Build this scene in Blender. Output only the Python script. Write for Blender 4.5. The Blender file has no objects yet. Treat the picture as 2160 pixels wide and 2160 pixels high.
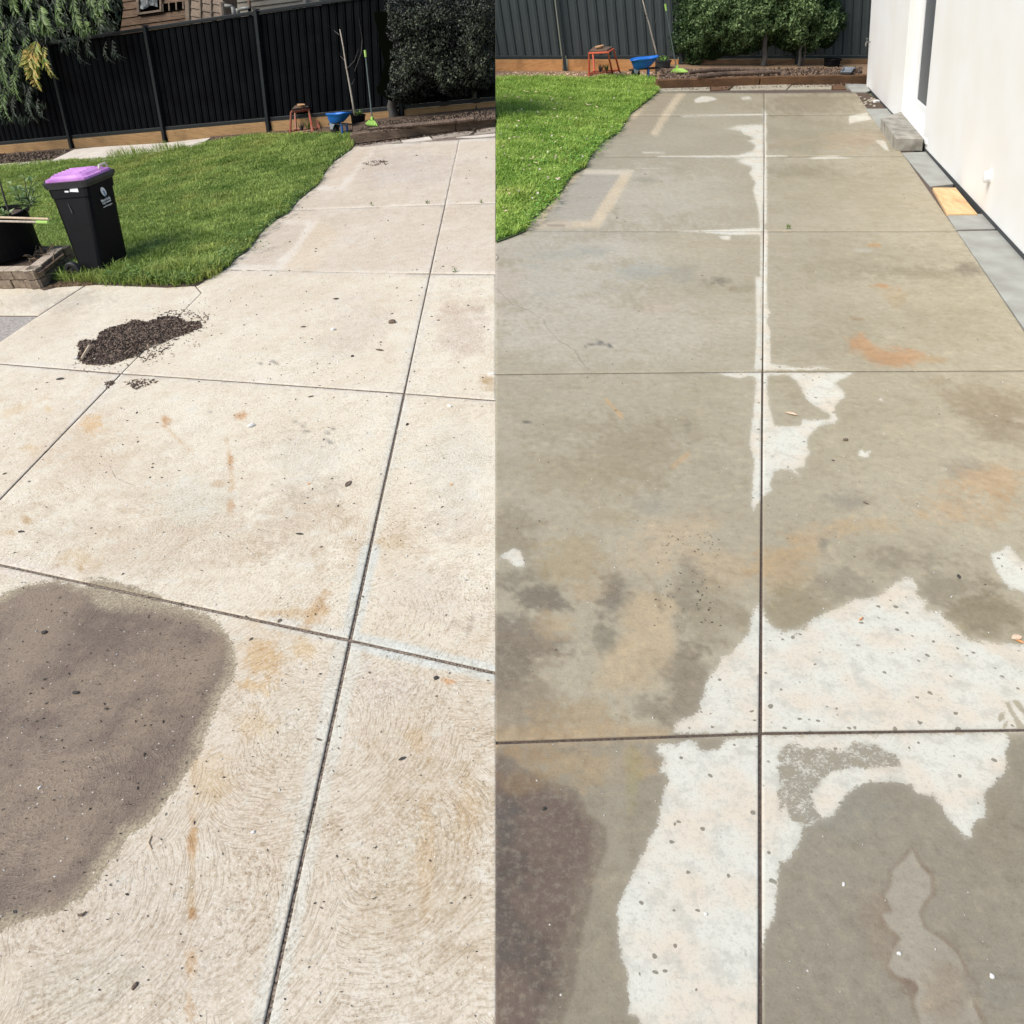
import bpy, bmesh, math, random
import numpy as np
from mathutils import Vector, Matrix

# ------------------------------------------------------------------ camera, sky, sun
C = bpy.context.scene
FPX, CX, CY, HZ = 1700.0, 1080.0, 1080.0, -127.0       # focal length etc. in photograph pixels (2160 wide)
PITCH = math.atan((CY - HZ) / FPX)
CAM = Vector((0, 0, 2.2))
cam = bpy.data.objects.new('camera', bpy.data.cameras.new('camera'))
C.collection.objects.link(cam)
cam.location = CAM
cam.rotation_euler = (math.pi / 2 - PITCH, 0, 0)
cam.data.sensor_fit = 'HORIZONTAL'
cam.data.angle = 2 * math.atan(CX / FPX)
cam.data.clip_start = 0.02
cam.data.clip_end = 3000
C.camera = cam
SUN_EL, SUN_AZ = math.radians(49), math.radians(-112)   # azimuth measured from +Y towards +X
wd = bpy.data.worlds.new('World'); C.world = wd; wd.use_nodes = True
wn = wd.node_tree.nodes; wl = wd.node_tree.links
sky = wn.new('ShaderNodeTexSky'); sky.sky_type = 'NISHITA'; sky.sun_disc = False
sky.sun_elevation = SUN_EL; sky.sun_rotation = SUN_AZ
sky.air_density = 1.0; sky.dust_density = 1.5; sky.ozone_density = 0.6
bgn = wn['Background']; bgn.inputs['Strength'].default_value = 0.085
wl.new(sky.outputs[0], bgn.inputs['Color'])
sd = bpy.data.lights.new('sun', 'SUN'); sd.energy = 1.9; sd.angle = math.radians(32); sd.color = (1.0, 0.955, 0.87)
sun = bpy.data.objects.new('sun', sd); C.collection.objects.link(sun)
sdir = Vector((math.sin(SUN_AZ) * math.cos(SUN_EL), math.cos(SUN_AZ) * math.cos(SUN_EL), math.sin(SUN_EL)))
sun.rotation_euler = sdir.to_track_quat('Z', 'Y').to_euler()
C.view_settings.view_transform = 'Standard'; C.view_settings.look = 'None'
C.view_settings.gamma = 1; C.view_settings.use_curve_mapping = False
C.view_settings.exposure = 0.97
C.render.engine = 'CYCLES'
C.cycles.max_bounces = 6; C.cycles.diffuse_bounces = 3; C.cycles.transparent_max_bounces = 4
C.cycles.use_denoising = True
GAIN = 1.45      # picture value of a flat lit surface / its base colour

# ------------------------------------------------------------------ projection helpers
RX = Vector((1, 0, 0)); FW = Vector((0, math.cos(PITCH), -math.sin(PITCH))); DN = Vector((0, -math.sin(PITCH), -math.cos(PITCH)))
def ray(x, y): return (RX * (x - CX) + DN * (y - CY) + FW * FPX).normalized()
def proj(P):
    d = Vector(P) - CAM; z = d.dot(FW)
    return (CX + FPX * d.dot(RX) / z, CY + FPX * d.dot(DN) / z)
def hit(x, y, p, n):
    r = ray(x, y); return CAM + r * ((p - CAM).dot(n) / r.dot(n))
SEAM = 1045.0
SN = (RX * FPX + FW * (CX - SEAM)).normalized()          # normal of the plane where the two yards meet, towards the right yard

class Yard:
    def __init__(s, P0, N, nadir, side):
        s.P0, s.N, s.side = P0, N.normalized(), side
        s.U = -(RX * (nadir[0] - CX) + DN * (nadir[1] - CY) + FW * FPX).normalized()
    def g(s, x, y, h=0.0): return hit(x, y, s.P0 + s.N * h, s.N)
    def height(s, B, ypx, up=None):
        U = up or s.U; d = B - CAM; k = (ypx - CY) / FPX
        return (k * d.dot(FW) - d.dot(DN)) / (U.dot(DN) - k * U.dot(FW))
    def frame(s, x, y, up=None):
        B = s.g(x, y); U = up or (s.U if s.side < 0 else s.N)
        X = s.g(x + 8, y) - B; X = (X - U * X.dot(U)).normalized()
        Y = U.cross(X).normalized()
        ppm = FPX / (B - CAM).dot(FW)
        return B, X, Y, U, ppm
Rg = Yard(Vector((0, 0, 0)), Vector((0, 0, 1)), (1620, 3700), 1)
_p = Rg.g(SEAM, 1500)
_k = (0.1658 * (CX - SEAM) + (CY - HZ)) / FPX
Lf = Yard(_p, -(RX * 0.1658 + DN + FW * _k), (930, 3600), -1)

rng = np.random.default_rng(7); random.seed(7)
def lin(c):
    c = np.asarray(c, float) / 255.0
    return np.where(c <= .04045, c / 12.92, ((c + .055) / 1.055) ** 2.4)
def alb(*c): return tuple(float(v) for v in lin(c) / GAIN)

# ------------------------------------------------------------------ materials
def mat(name, col, rough=.7, col2=None, nscale=6., namp=.5, bump=0., bscale=40., spec=.5, metal=0., coords='Object', detail=6, stretch=None, attr=None, trans=0.):
    m = bpy.data.materials.new(name); m.use_nodes = True; nt = m.node_tree; N = nt.nodes; L = nt.links
    b = N['Principled BSDF']; b.inputs['Roughness'].default_value = rough; b.inputs['Specular IOR Level'].default_value = spec
    b.inputs['Metallic'].default_value = metal
    tc = N.new('ShaderNodeTexCoord'); mp = N.new('ShaderNodeMapping'); L.new(tc.outputs[coords], mp.inputs[0])
    if stretch: mp.inputs['Scale'].default_value = stretch
    if col2 is None: col2 = tuple(v * .75 for v in col)
    mx = N.new('ShaderNodeMix'); mx.data_type = 'RGBA'
    mx.inputs[6].default_value = (*col, 1); mx.inputs[7].default_value = (*col2, 1)
    if attr:
        a = N.new('ShaderNodeAttribute'); a.attribute_name = attr; L.new(a.outputs['Fac'], mx.inputs[0])
    else:
        n = N.new('ShaderNodeTexNoise'); n.inputs['Scale'].default_value = nscale; n.inputs['Detail'].default_value = detail
        L.new(mp.outputs[0], n.inputs[0])
        r = N.new('ShaderNodeMapRange'); r.inputs[1].default_value = .5 - namp * .5; r.inputs[2].default_value = .5 + namp * .5
        L.new(n.outputs[0], r.inputs[0]); L.new(r.outputs[0], mx.inputs[0])
    L.new(mx.outputs[2], b.inputs['Base Color'])
    if bump:
        n2 = N.new('ShaderNodeTexNoise'); n2.inputs['Scale'].default_value = bscale; n2.inputs['Detail'].default_value = 5
        L.new(mp.outputs[0], n2.inputs[0]); bp = N.new('ShaderNodeBump'); bp.inputs['Strength'].default_value = bump; bp.inputs['Distance'].default_value = .01
        L.new(n2.outputs[0], bp.inputs['Height']); L.new(bp.outputs[0], b.inputs['Normal'])
    if trans:
        t = N.new('ShaderNodeBsdfTranslucent'); L.new(mx.outputs[2], t.inputs[0]); ms = N.new('ShaderNodeMixShader'); ms.inputs[0].default_value = trans
        L.new(b.outputs[0], ms.inputs[1]); L.new(t.outputs[0], ms.inputs[2]); L.new(ms.outputs[0], N['Material Output'].inputs[0])
    return m

class NT:
    """small shader-graph helper"""
    def __init__(s, name):
        s.m = bpy.data.materials.new(name); s.m.use_nodes = True; s.N = s.m.node_tree.nodes; s.L = s.m.node_tree.links
        s.b = s.N['Principled BSDF']; s.tc = s.N.new('ShaderNodeTexCoord').outputs['Object']
    def put(s, sock, v):
        if isinstance(v, (int, float)): sock.default_value = v
        elif isinstance(v, tuple): sock.default_value = (*v, 1) if len(v) == 3 and len(sock.default_value) == 4 else v
        else: s.L.new(v, sock)
    def math(s, op, a, b=0., c=0., clamp=False):
        n = s.N.new('ShaderNodeMath'); n.operation = op; n.use_clamp = clamp
        for i, v in enumerate((a, b, c)): s.put(n.inputs[i], v)
        return n.outputs[0]
    def noise(s, scale, detail=4, rough=.5, vec=None, dist=0., color=False):
        n = s.N.new('ShaderNodeTexNoise'); s.L.new(vec or s.tc, n.inputs[0]); n.inputs['Scale'].default_value = scale
        n.inputs['Detail'].default_value = detail; n.inputs['Roughness'].default_value = rough; n.inputs['Distortion'].default_value = dist
        return n.outputs[1 if color else 0]
    def vor(s, scale, rand=1., vec=None, out='Distance', feature='F1'):
        n = s.N.new('ShaderNodeTexVoronoi'); n.feature = feature; s.L.new(vec or s.tc, n.inputs[0]); n.inputs['Scale'].default_value = scale
        n.inputs['Randomness'].default_value = rand; return n.outputs[out]
    def rng(s, v, a, b, c=0., d=1.):
        n = s.N.new('ShaderNodeMapRange'); n.interpolation_type = 'SMOOTHSTEP'
        for i, q in enumerate((v, a, b, c, d)): s.put(n.inputs[i], q)
        return n.outputs[0]
    def mix(s, f, a, b, mode='MIX'):
        n = s.N.new('ShaderNodeMix'); n.data_type = 'RGBA'; n.blend_type = mode; n.clamp_factor = True
        s.put(n.inputs[0], f); s.put(n.inputs[6], a); s.put(n.inputs[7], b); return n.outputs[2]
    def attr(s, name, out='Fac'):
        n = s.N.new('ShaderNodeAttribute'); n.attribute_name = name; return n.outputs[out]
    def map(s, scale, vec=None):
        n = s.N.new('ShaderNodeMapping'); s.L.new(vec or s.tc, n.inputs[0]); n.inputs['Scale'].default_value = scale; return n.outputs[0]
    def bump(s, h, strength, dist, base=None):
        n = s.N.new('ShaderNodeBump'); n.inputs['Strength'].default_value = strength; n.inputs['Distance'].default_value = dist
        s.L.new(h, n.inputs['Height'])
        if base: s.L.new(base, n.inputs['Normal'])
        return n.outputs[0]
    def done(s, col, rough, normal=None):
        s.put(s.b.inputs['Base Color'], col); s.put(s.b.inputs['Roughness'], rough)
        if normal: s.L.new(normal, s.b.inputs['Normal'])
        return s.m

def dry_concrete():
    t = NT('unwashed_concrete')
    paint = t.attr('paint', 'Color'); sdf = t.attr('edge'); sw = t.attr('swirl')
    big = t.noise(1.6, 5, .6); mid = t.noise(9, 6, .65); fine = t.noise(95, 5, .75); grit = t.noise(320, 3, .7)
    # swept trowel arcs: short strokes that follow circles round scattered centres
    def vm(op, a_, b_=None):
        n = t.N.new('ShaderNodeVectorMath'); n.operation = op; t.L.new(a_, n.inputs[0])
        if b_ is not None: t.put(n.inputs[1], b_)
        return n
    wob = vm('ADD', t.tc, vm('MULTIPLY', t.noise(3.5, 3, .5, color=True), (.09, .09, 0.)).outputs[0]).outputs[0]
    flat = vm('MULTIPLY', wob, (1., 1., 0.)).outputs[0]
    vr = t.N.new('ShaderNodeTexVoronoi'); t.L.new(flat, vr.inputs[0]); vr.inputs['Scale'].default_value = 1.75; vr.inputs['Randomness'].default_value = .9
    rel = vm('ADD', vm('SUBTRACT', flat, vr.outputs['Position']).outputs[0], (.20, -.16, 0.)).outputs[0]
    sx = t.N.new('ShaderNodeSeparateXYZ'); t.L.new(rel, sx.inputs[0])
    rad = vm('LENGTH', rel).outputs['Value']; angl = t.math('ARCTAN2', sx.outputs[1], sx.outputs[0])
    cs = t.N.new('ShaderNodeSeparateColor'); t.L.new(vr.outputs['Color'], cs.inputs[0])
    cb = t.N.new('ShaderNodeCombineXYZ'); t.L.new(t.math('MULTIPLY', rad, 165.), cb.inputs[0]); t.L.new(t.math('MULTIPLY', angl, t.math('MULTIPLY_ADD', rad, 5., 3.5)), cb.inputs[1]); t.L.new(t.math('MULTIPLY', cs.outputs[0], 40.), cb.inputs[2])
    st = t.noise(1.0, 2.5, .55, vec=cb.outputs[0])
    ring = t.rng(st, .50, .66); hi = t.rng(st, .48, .34)
    c = t.mix(t.rng(big, .35, .65, 0, .6), paint, (.90, .85, .79), 'MULTIPLY')
    c = t.mix(t.rng(mid, .45, .66, 0, .5), c, (.86, .82, .77), 'MULTIPLY')
    c = t.mix(t.rng(mid, .44, .34, 0, .35), c, (*lin((238, 238, 226)) / GAIN,))
    c = t.mix(t.math('MULTIPLY', t.rng(fine, .49, .62, 0, .9), t.rng(t.noise(2.6, 5, .7), .36, .62, .35, 1.)), c, (.66, .60, .53), 'MULTIPLY')
    c = t.mix(t.rng(t.noise(30, 6, .75), .52, .66, 0, .5), c, (.74, .69, .62), 'MULTIPLY')
    c = t.mix(t.rng(fine, .48, .36, 0, .5), c, (*lin((250, 243, 230)) / GAIN,))
    sk = t.math('MULTIPLY', sw, t.rng(t.noise(2.2, 3), .34, .58, .55, 1.))
    c = t.mix(t.math('MULTIPLY', t.math('MULTIPLY', ring, sk), .46), c, (.62, .56, .48), 'MULTIPLY')
    c = t.mix(t.math('MULTIPLY', t.math('MULTIPLY', hi, sk), .28), c, (*lin((246, 236, 218)) / GAIN,))
    # damp stain
    e = t.math('ADD', sdf, t.math('MULTIPLY', t.math('SUBTRACT', t.noise(22, 6, .7), .5), 1.5))
    e = t.math('ADD', e, t.math('MULTIPLY', t.math('SUBTRACT', t.noise(130, 3), .5), 1.3))
    damp = t.mix(t.rng(t.noise(3, 7, .75), .38, .62), (*lin((121, 103, 88)) / GAIN,), (*lin((155, 136, 114)) / GAIN,))
    damp = t.mix(t.rng(fine, .50, .64, 0, .8), damp, (.50, .46, .43), 'MULTIPLY')
    damp = t.mix(t.rng(grit, .56, .66, 0, .55), damp, (*lin((205, 190, 168)) / GAIN,))
    fringe = t.mix(t.rng(fine, .42, .62), (*lin((190, 176, 148)) / GAIN,), (*lin((146, 132, 112)) / GAIN,))
    m1 = t.rng(e, -.10, .16); m2 = t.rng(t.math('ADD', e, t.math('MULTIPLY', t.math('SUBTRACT', t.noise(3, 3), .5), 4.5)), .1, 1.5)
    c = t.mix(m1, c, t.mix(m2, fringe, damp))
    # specks
    sp = t.rng(t.vor(26, 1.), .035, .06, 1, 0); gate = t.rng(t.noise(5, 3), .5, .6)
    c = t.mix(t.math('MULTIPLY', sp, gate), c, (.11, .09, .07))
    sp2 = t.rng(t.vor(17, 1., vec=t.map((1.3, 1.1, 1.2))), .04, .075, 1, 0)
    c = t.mix(t.math('MULTIPLY', sp2, .65), c, (.80, .78, .72))
    n = t.bump(fine, .35, .006); n = t.bump(ring, .35, .004, n)
    return t.done(c, t.math('SUBTRACT', .85, t.math('MULTIPLY', m2, .3)), n)

def wet_concrete():
    t = NT('washed_wet_concrete')
    paint = t.attr('paint', 'Color'); sdf = t.attr('edge'); pit = t.attr('swirl')
    big = t.noise(1.1, 6, .62, dist=.4); mid = t.noise(6, 6, .65, dist=.3); fine = t.noise(110, 4, .7); grit = t.noise(300, 3, .7)
    paint = t.mix(t.rng(t.noise(34, 7, .8), .48, .62, 0, .34), paint, (*lin((184, 175, 153)) / GAIN,))
    c = t.mix(t.rng(big, .36, .66, 0, .6), paint, (.86, .85, .83), 'MULTIPLY')
    c = t.mix(t.rng(mid, .45, .7, 0, .55), c, (.86, .84, .82), 'MULTIPLY')
    c = t.mix(t.rng(mid, .44, .30, 0, .6), c, (1.16, 1.13, 1.08), 'MULTIPLY')
    m2 = t.noise(24, 6, .75); c = t.mix(t.rng(m2, .50, .66, 0, .6), c, (.80, .76, .71), 'MULTIPLY'); c = t.mix(t.rng(m2, .48, .36, 0, .7), c, (1.18, 1.14, 1.08), 'MULTIPLY')
    c = t.mix(t.rng(fine, .5, .7, 0, .40), c, (.62, .58, .53), 'MULTIPLY')
    c = t.mix(t.rng(grit, .60, .70, 0, .6), c, (1.35, 1.32, 1.25), 'MULTIPLY')
    hole = t.rng(t.vor(42, 1.), .07, .13, 1, 0); hg = t.rng(t.noise(9, 3), .5, .58)
    c = t.mix(t.math('MULTIPLY', t.math('MULTIPLY', hole, hg), pit), c, (.055, .045, .035))
    lite = t.rng(t.vor(9, 1., vec=t.map((1.2, 1.07, 1.1))), .022, .036, 1, 0)
    c = t.mix(t.math('MULTIPLY', lite, .8), c, (.68, .66, .6))
    # dried white patches
    e = t.math('ADD', sdf, t.math('MULTIPLY', t.math('SUBTRACT', t.noise(24, 6, .72), .5), 1.7))
    e = t.math('ADD', e, t.math('MULTIPLY', t.math('SUBTRACT', t.noise(110, 4, .7), .5), 1.4))
    e = t.math('ADD', e, t.math('MULTIPLY', t.math('SUBTRACT', t.noise(330, 3, .8), .5), 1.1))
    m = t.math('MULTIPLY', t.rng(e, -.06, .10), t.rng(t.math('ADD', e, t.math('MULTIPLY', t.noise(18, 6, .8), 1.2)), .2, 1.5, .80, 1.)); halo = t.rng(t.math('ADD', e, t.math('MULTIPLY', t.noise(60, 4, .8), .9)), -.35, .35)
    c = t.mix(t.math('MULTIPLY', halo, .16), c, (*lin((206, 200, 182)) / GAIN,))
    dry = t.mix(t.rng(t.noise(5, 4), .4, .65), (*lin((242, 240, 225)) / GAIN,), (*lin((243, 230, 208)) / GAIN,))
    dry = t.mix(t.rng(t.noise(12, 7, .75), .47, .64, 0, .6), dry, (*lin((206, 203, 189)) / GAIN,)); dry = t.mix(t.rng(t.noise(55, 5, .8), .5, .64, 0, .45), dry, (*lin((196, 190, 172)) / GAIN,))
    dry = t.mix(t.rng(fine, .52, .66, 0, .3), dry, (.5, .48, .44))
    size = t.rng(t.noise(31, 1), .42, .68, .0, .27)
    spots = t.rng(t.math('SUBTRACT', t.math('ADD', t.vor(23, 1.), t.math('MULTIPLY', t.noise(90, 2), .05)), size), .0, .03, 1, 0)
    spots = t.math('MULTIPLY', spots, t.rng(t.noise(3.3, 2), .34, .44))
    dry = t.mix(t.math('MULTIPLY', spots, .85), dry, (*lin((140, 133, 116)) / GAIN,))
    c = t.mix(m, c, dry)
    rough = t.math('ADD', t.math('MULTIPLY', m, .25), t.rng(mid, .3, .7, .38, .66))
    n = t.bump(fine, .25, .005); t.b.inputs['Specular IOR Level'].default_value = .3
    return t.done(c, rough, n)

def wood_mat(name, c1, c2, scale=(2, 30, 30), bump=.3, rough=.8):
    t = NT(name); v = t.map(scale)
    g = t.noise(2.2, 7, .65, vec=v, dist=.8); k = t.noise(3, 4)
    c = t.mix(t.rng(g, .35, .68), c1, c2); c = t.mix(t.rng(k, .5, .75, 0, .45), c, tuple(.45 * x for x in c2))
    return t.done(c, rough, t.bump(g, bump, .006))

M = {}
M['conc_L'] = dry_concrete(); M['conc_R'] = wet_concrete()
M['joint'] = mat('joint_dirt', (.05, .037, .028), .95, (.30, .24, .19), 130, .22, .5, 200)
M['joint_R'] = mat('joint_silt', (.055, .038, .030), .95, (.16, .12, .095), 90, .35, .5, 200)
M['joint_side'] = mat('joint_wall', (.09, .07, .055), .95, (.20, .16, .125), 60, .5)
M['soil'] = mat('garden_soil', (.045, .030, .020), .95, (.13, .085, .055), 14, .4, 1., 60)
M['soil_R'] = mat('mulch_soil', (.17, .10, .055), .95, (.36, .24, .14), 16, .45, 1., 60)
M['turf'] = mat('turf_soil', (.035, .07, .012), .95, (.06, .11, .02), 9, .5)
def grass_mat(name, a, b, dark):
    t = NT(name); r = t.attr('rnd'); h = t.attr('tipness')
    c = t.mix(r, a, b); c = t.mix(t.rng(t.noise(1.7, 5), .42, .62, 0, .5), c, dark)
    c = t.mix(t.rng(t.noise(.8, 6, .7), .50, .66, 0, .38), c, (.50, .46, .13)); c = t.mix(t.rng(t.noise(4.5, 3), .52, .62, 0, .35), c, dark)
    t.done(c, .55); t.b.inputs['Specular IOR Level'].default_value = .3
    tr = t.N.new('ShaderNodeBsdfTranslucent'); t.L.new(c, tr.inputs[0]); ms = t.N.new('ShaderNodeMixShader'); ms.inputs[0].default_value = .35
    t.L.new(t.b.outputs[0], ms.inputs[1]); t.L.new(tr.outputs[0], ms.inputs[2]); t.L.new(ms.outputs[0], t.N['Material Output'].inputs[0])
    return t.m
M['grass_L'] = grass_mat('grass_deep', (.07, .14, .015), (.52, .64, .17), (.13, .23, .035))
M['grass_R'] = grass_mat('grass_bright', (.17, .33, .035), (.58, .74, .18), (.22, .38, .05))
M['fence_L'] = mat('shade_black_steel_sheet', (.0066, .0075, .0090), .6, (.0018, .002, .0024), 2.5, .5, spec=.05)  # set near black: the crushed shade of this yard is in the colour
M['rail_L'] = mat('black_steel_rail', (.0085, .0105, .0115), .5, (.012, .016, .018), 8, .5, spec=.3)
M['fence_R'] = mat('charcoal_steel_sheet', (.068, .080, .078), .6, (.055, .065, .063), 3, .6, spec=.3)
M['rail_R'] = mat('charcoal_steel_rail', (.045, .053, .053), .6, (.035, .04, .04), 3, .6, spec=.15)
M['sleeper_L'] = wood_mat('weathered_pine', (.42, .25, .105), (.27, .155, .065))
M['sleeper_R'] = wood_mat('orange_pine', (.78, .40, .155), (.55, .26, .09))
M['sleeper_Rd'] = wood_mat('brown_pine', (.28, .155, .07), (.14, .075, .035))
M['edge_L'] = wood_mat('old_sleeper_grey_brown', (.17, .115, .075), (.07, .045, .03))
M['edge_R'] = wood_mat('old_sleeper_brown', (.17, .085, .036), (.085, .042, .018))
M['bark'] = wood_mat('log_bark', (.20, .14, .10), (.06, .035, .025), (20, 20, 3))
M['shed'] = wood_mat('shed_timber', (.27, .175, .115), (.105, .062, .038), (1.4, 26, 26), .6)
M['shedside'] = wood_mat('shed_timber_pale', (.36, .28, .21), (.17, .12, .085), (1.4, 26, 26), .6)
M['cream'] = mat('cream_weatherboard', (.42, .39, .33), .7, (.34, .31, .26), 5, .5, .1)
M['pipe'] = mat('grey_plastic_pipe', (.33, .32, .28), .5, (.10, .10, .09), 14, .35)
M['dark'] = mat('flat_black_fill', (.002, .002, .002), 1., spec=0.)
M['tarp'] = mat('silver_sheeting', (.42, .45, .46), .35, (.06, .07, .08), 9, .25, .5, 12)
M['render'] = mat('white_render', (.86, .86, .84), .8, (.83, .805, .755), 1.3, .35, .3, 160)
M['pvc'] = mat('white_joinery', (.86, .86, .86), .35, (.82, .82, .82), 3, .5)
M['screen'] = mat('dark_fly_screen', (.075, .088, .10), .45, (.06, .07, .08), 40, .4)
M['step'] = mat('step_concrete', (.44, .42, .36), .8, (.22, .20, .165), 7, .35, .5, 60)
M['strip'] = mat('grey_concrete_strip', (.37, .38, .35), .7, (.27, .265, .235), 4, .4, .25, 90)
M['plinth'] = mat('dark_wall_foot', (.06, .065, .068), .8)
M['ply'] = wood_mat('bare_pine_board', (.74, .50, .27), (.60, .37, .17), (14, 3, 14), .15)
M['binblack'] = mat('black_bin_plastic', (.0035, .0035, .004), .45, (.002, .002, .002), 20, .4, spec=.10)
M['binrim'] = mat('charcoal_bin_rim', (.035, .034, .036), .5, (.02, .02, .02), 14, .4, spec=.4)
M['purple'] = mat('purple_plastic', (.40, .14, .45), .5, (.58, .27, .61), 5, .4, spec=.5)
M['white'] = mat('white_print', (.75, .75, .74), .6, (.65, .65, .64), 9, .4)
M['blue_print'] = mat('blue_print', (.05, .18, .42), .6)
M['black'] = mat('black_rubber', (.012, .012, .013), .6, (.02, .02, .02), 12, .5)
M['pot'] = mat('black_pot_plastic', (.003, .003, .004), .6, (.006, .006, .006), 8, .5, spec=.1)
M['potR'] = mat('charcoal_pot_plastic', (.03, .034, .036), .55, (.02, .022, .024), 8, .5)
M['blue'] = mat('blue_tub_plastic', (.012, .13, .50), .35, (.02, .17, .58), 7, .5)
M['bluemetal'] = mat('blue_painted_leg', (.02, .14, .45), .4)
M['steel'] = mat('grey_bracket', (.28, .31, .34), .5, (.18, .2, .22), 30, .4)
M['red_L'] = mat('faded_red_steel', (.42, .085, .05), .6, (.25, .13, .08), 12, .3)
M['red_R'] = mat('orange_red_steel', (.66, .135, .065), .6, (.52, .10, .05), 12, .4)
M['seat'] = mat('weathered_seat', (.09, .062, .045), .8, (.17, .11, .075), 20, .4)
M['bowl'] = mat('terracotta_bowl', (.62, .38, .20), .8, (.5, .28, .14), 14, .4)
M['lime'] = mat('lime_plastic', (.30, .52, .08), .5, (.40, .60, .16), 20, .4)
M['pole'] = mat('grey_green_pole', (.10, .125, .115), .5, (.07, .09, .085), 10, .4)
M['bamboo'] = mat('bamboo', (.62, .50, .35), .6, (.45, .33, .21), 20, .4)
M['sap'] = mat('sapling_bark', (.50, .43, .35), .8, (.33, .28, .22), 25, .4)
M['twig'] = mat('dark_twig', (.05, .045, .04), .8, (.09, .08, .07), 25, .4)
M['straw'] = mat('dry_straw', (.36, .25, .14), .85, (.20, .13, .075), 30, .4)
M['leafbrown'] = mat('dead_leaf', (.10, .075, .055), .8, (.19, .13, .09), 60, .4)
M['leafdark'] = mat('charred_leaf', (.035, .03, .026), .8, (.07, .06, .05), 60, .4)
M['leaforange'] = mat('orange_leaf', (.70, .27, .07), .7, (.60, .35, .18), 60, .4)
M['leafpale'] = mat('pale_leaf', (.74, .60, .44), .7, (.60, .40, .26), 60, .4)
M['shell'] = mat('white_chip', (.78, .76, .72), .7)
M['chips'] = mat('bark_mulch', (.065, .044, .032), .9, (.26, .19, .145), 50, .4, .8, 90)
M['block'] = mat('sandstone_block', (.30, .235, .17), .9, (.16, .115, .08), 16, .4, .8, 70)
M['blocktop'] = mat('sandstone_block_top', (.50, .42, .33), .9, (.36, .29, .22), 16, .4, .8, 70)
M['rock'] = mat('rubble', (.50, .46, .38), .9, (.30, .26, .2), 20, .4, .6, 60)
M['brokenR'] = mat('broken_concrete', (.42, .38, .29), .85, (.30, .26, .19), 9, .4, .4, 60)
M['brokenL'] = mat('broken_concrete_pale', (.42, .36, .30), .85, (.22, .18, .14), 9, .4, .4, 60)
M['paleslab'] = mat('pale_path_concrete', (.66, .60, .52), .85, (.52, .46, .39), 6, .4, .3, 60)
M['asphalt'] = mat('rough_grey_concrete', (.46, .42, .38), .9, (.24, .21, .185), 40, .4, .8, 120)
def leafmat(name, a, b, tr=.2, rough=.5):
    return mat(name, a, rough, b, attr='rnd', trans=tr, spec=.4)
M['hedge_L'] = leafmat('hedge_leaf_dim', (.006, .009, .005), (.16, .19, .11), .1)  # same hedge as hedge_R, its dimmer exposure put into the colour
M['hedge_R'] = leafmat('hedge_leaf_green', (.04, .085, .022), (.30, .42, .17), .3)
M['hcore_L'] = mat('hedge_shade_core', (.003, .004, .002), .95, spec=0.)
M['hcore_R'] = mat('hedge_inner_shade', (.016, .025, .010), .95, spec=0.)
M['frond'] = leafmat('frond_green', (.045, .09, .022), (.22, .31, .09), .2)
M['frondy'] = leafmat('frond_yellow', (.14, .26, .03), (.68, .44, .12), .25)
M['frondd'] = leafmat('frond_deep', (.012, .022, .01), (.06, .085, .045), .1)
M['dcore'] = mat('canopy_shade', (.002, .003, .002), .95, spec=0.)
M['tomato'] = leafmat('seedling_leaf', (.12, .22, .06), (.40, .50, .24), .25)
M['weed'] = leafmat('weed_leaf', (.05, .11, .02), (.24, .36, .09), .2)
M['weedR'] = leafmat('weed_leaf_bright', (.10, .25, .03), (.30, .52, .10), .2)
M['flower'] = mat('clover_flower', (.62, .58, .44), .8)
M['ground'] = mat('bare_earth', (.16, .13, .095), .95, (.10, .12, .05), 2, .5)

# ------------------------------------------------------------------ objects
def mark(o, label=None, cat=None, group=None, kind=None):
    if label: o['label'] = label
    if cat: o['category'] = cat
    if group: o['group'] = group
    if kind: o['kind'] = kind
    return o
def thing(name, label, cat, B, axes=None, group=None):
    o = bpy.data.objects.new(name, None); C.collection.objects.link(o); o.empty_display_size = .1
    if axes:
        X, Y, Z = axes; m = Matrix((X, Y, Z)).transposed().to_4x4(); m.translation = B; o.matrix_world = m
    else: o.location = B
    bpy.context.view_layer.update()
    return mark(o, label, cat, group)
def wmat(o): return (wmat(o.parent) @ o.matrix_parent_inverse if o.parent else Matrix()) @ o.matrix_basis
def link_mesh(name, me, m, parent=None, origin=None):
    """verts are given in world space; re-express them about the parent's (or their own) origin"""
    if parent is not None: T = wmat(parent).inverted()
    elif origin is not None: T = Matrix.Translation(-Vector(origin))
    else: T = None
    if T is not None: me.transform(T)
    if isinstance(m, (list, tuple)):
        for k in m: me.materials.append(k)
    else: me.materials.append(m)
    o = bpy.data.objects.new(name, me); C.collection.objects.link(o)
    if parent is not None: o.parent = parent
    elif origin is not None: o.location = origin
    return o
def np_mesh(name, V, F, attrs=None):
    V = np.asarray(V, np.float32); me = bpy.data.meshes.new(name)
    F = np.asarray(F, np.int32); k = F.shape[1]
    me.vertices.add(len(V)); me.vertices.foreach_set('co', V.ravel())
    me.loops.add(F.size); me.loops.foreach_set('vertex_index', F.ravel())
    me.polygons.add(len(F)); me.polygons.foreach_set('loop_start', np.arange(0, F.size, k, dtype=np.int32))
    me.update(calc_edges=True)
    for a, v in (attrs or {}).items():
        at = me.attributes.new(a, 'FLOAT', 'POINT'); at.data.foreach_set('value', np.asarray(v, np.float32))
    return me

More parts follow.
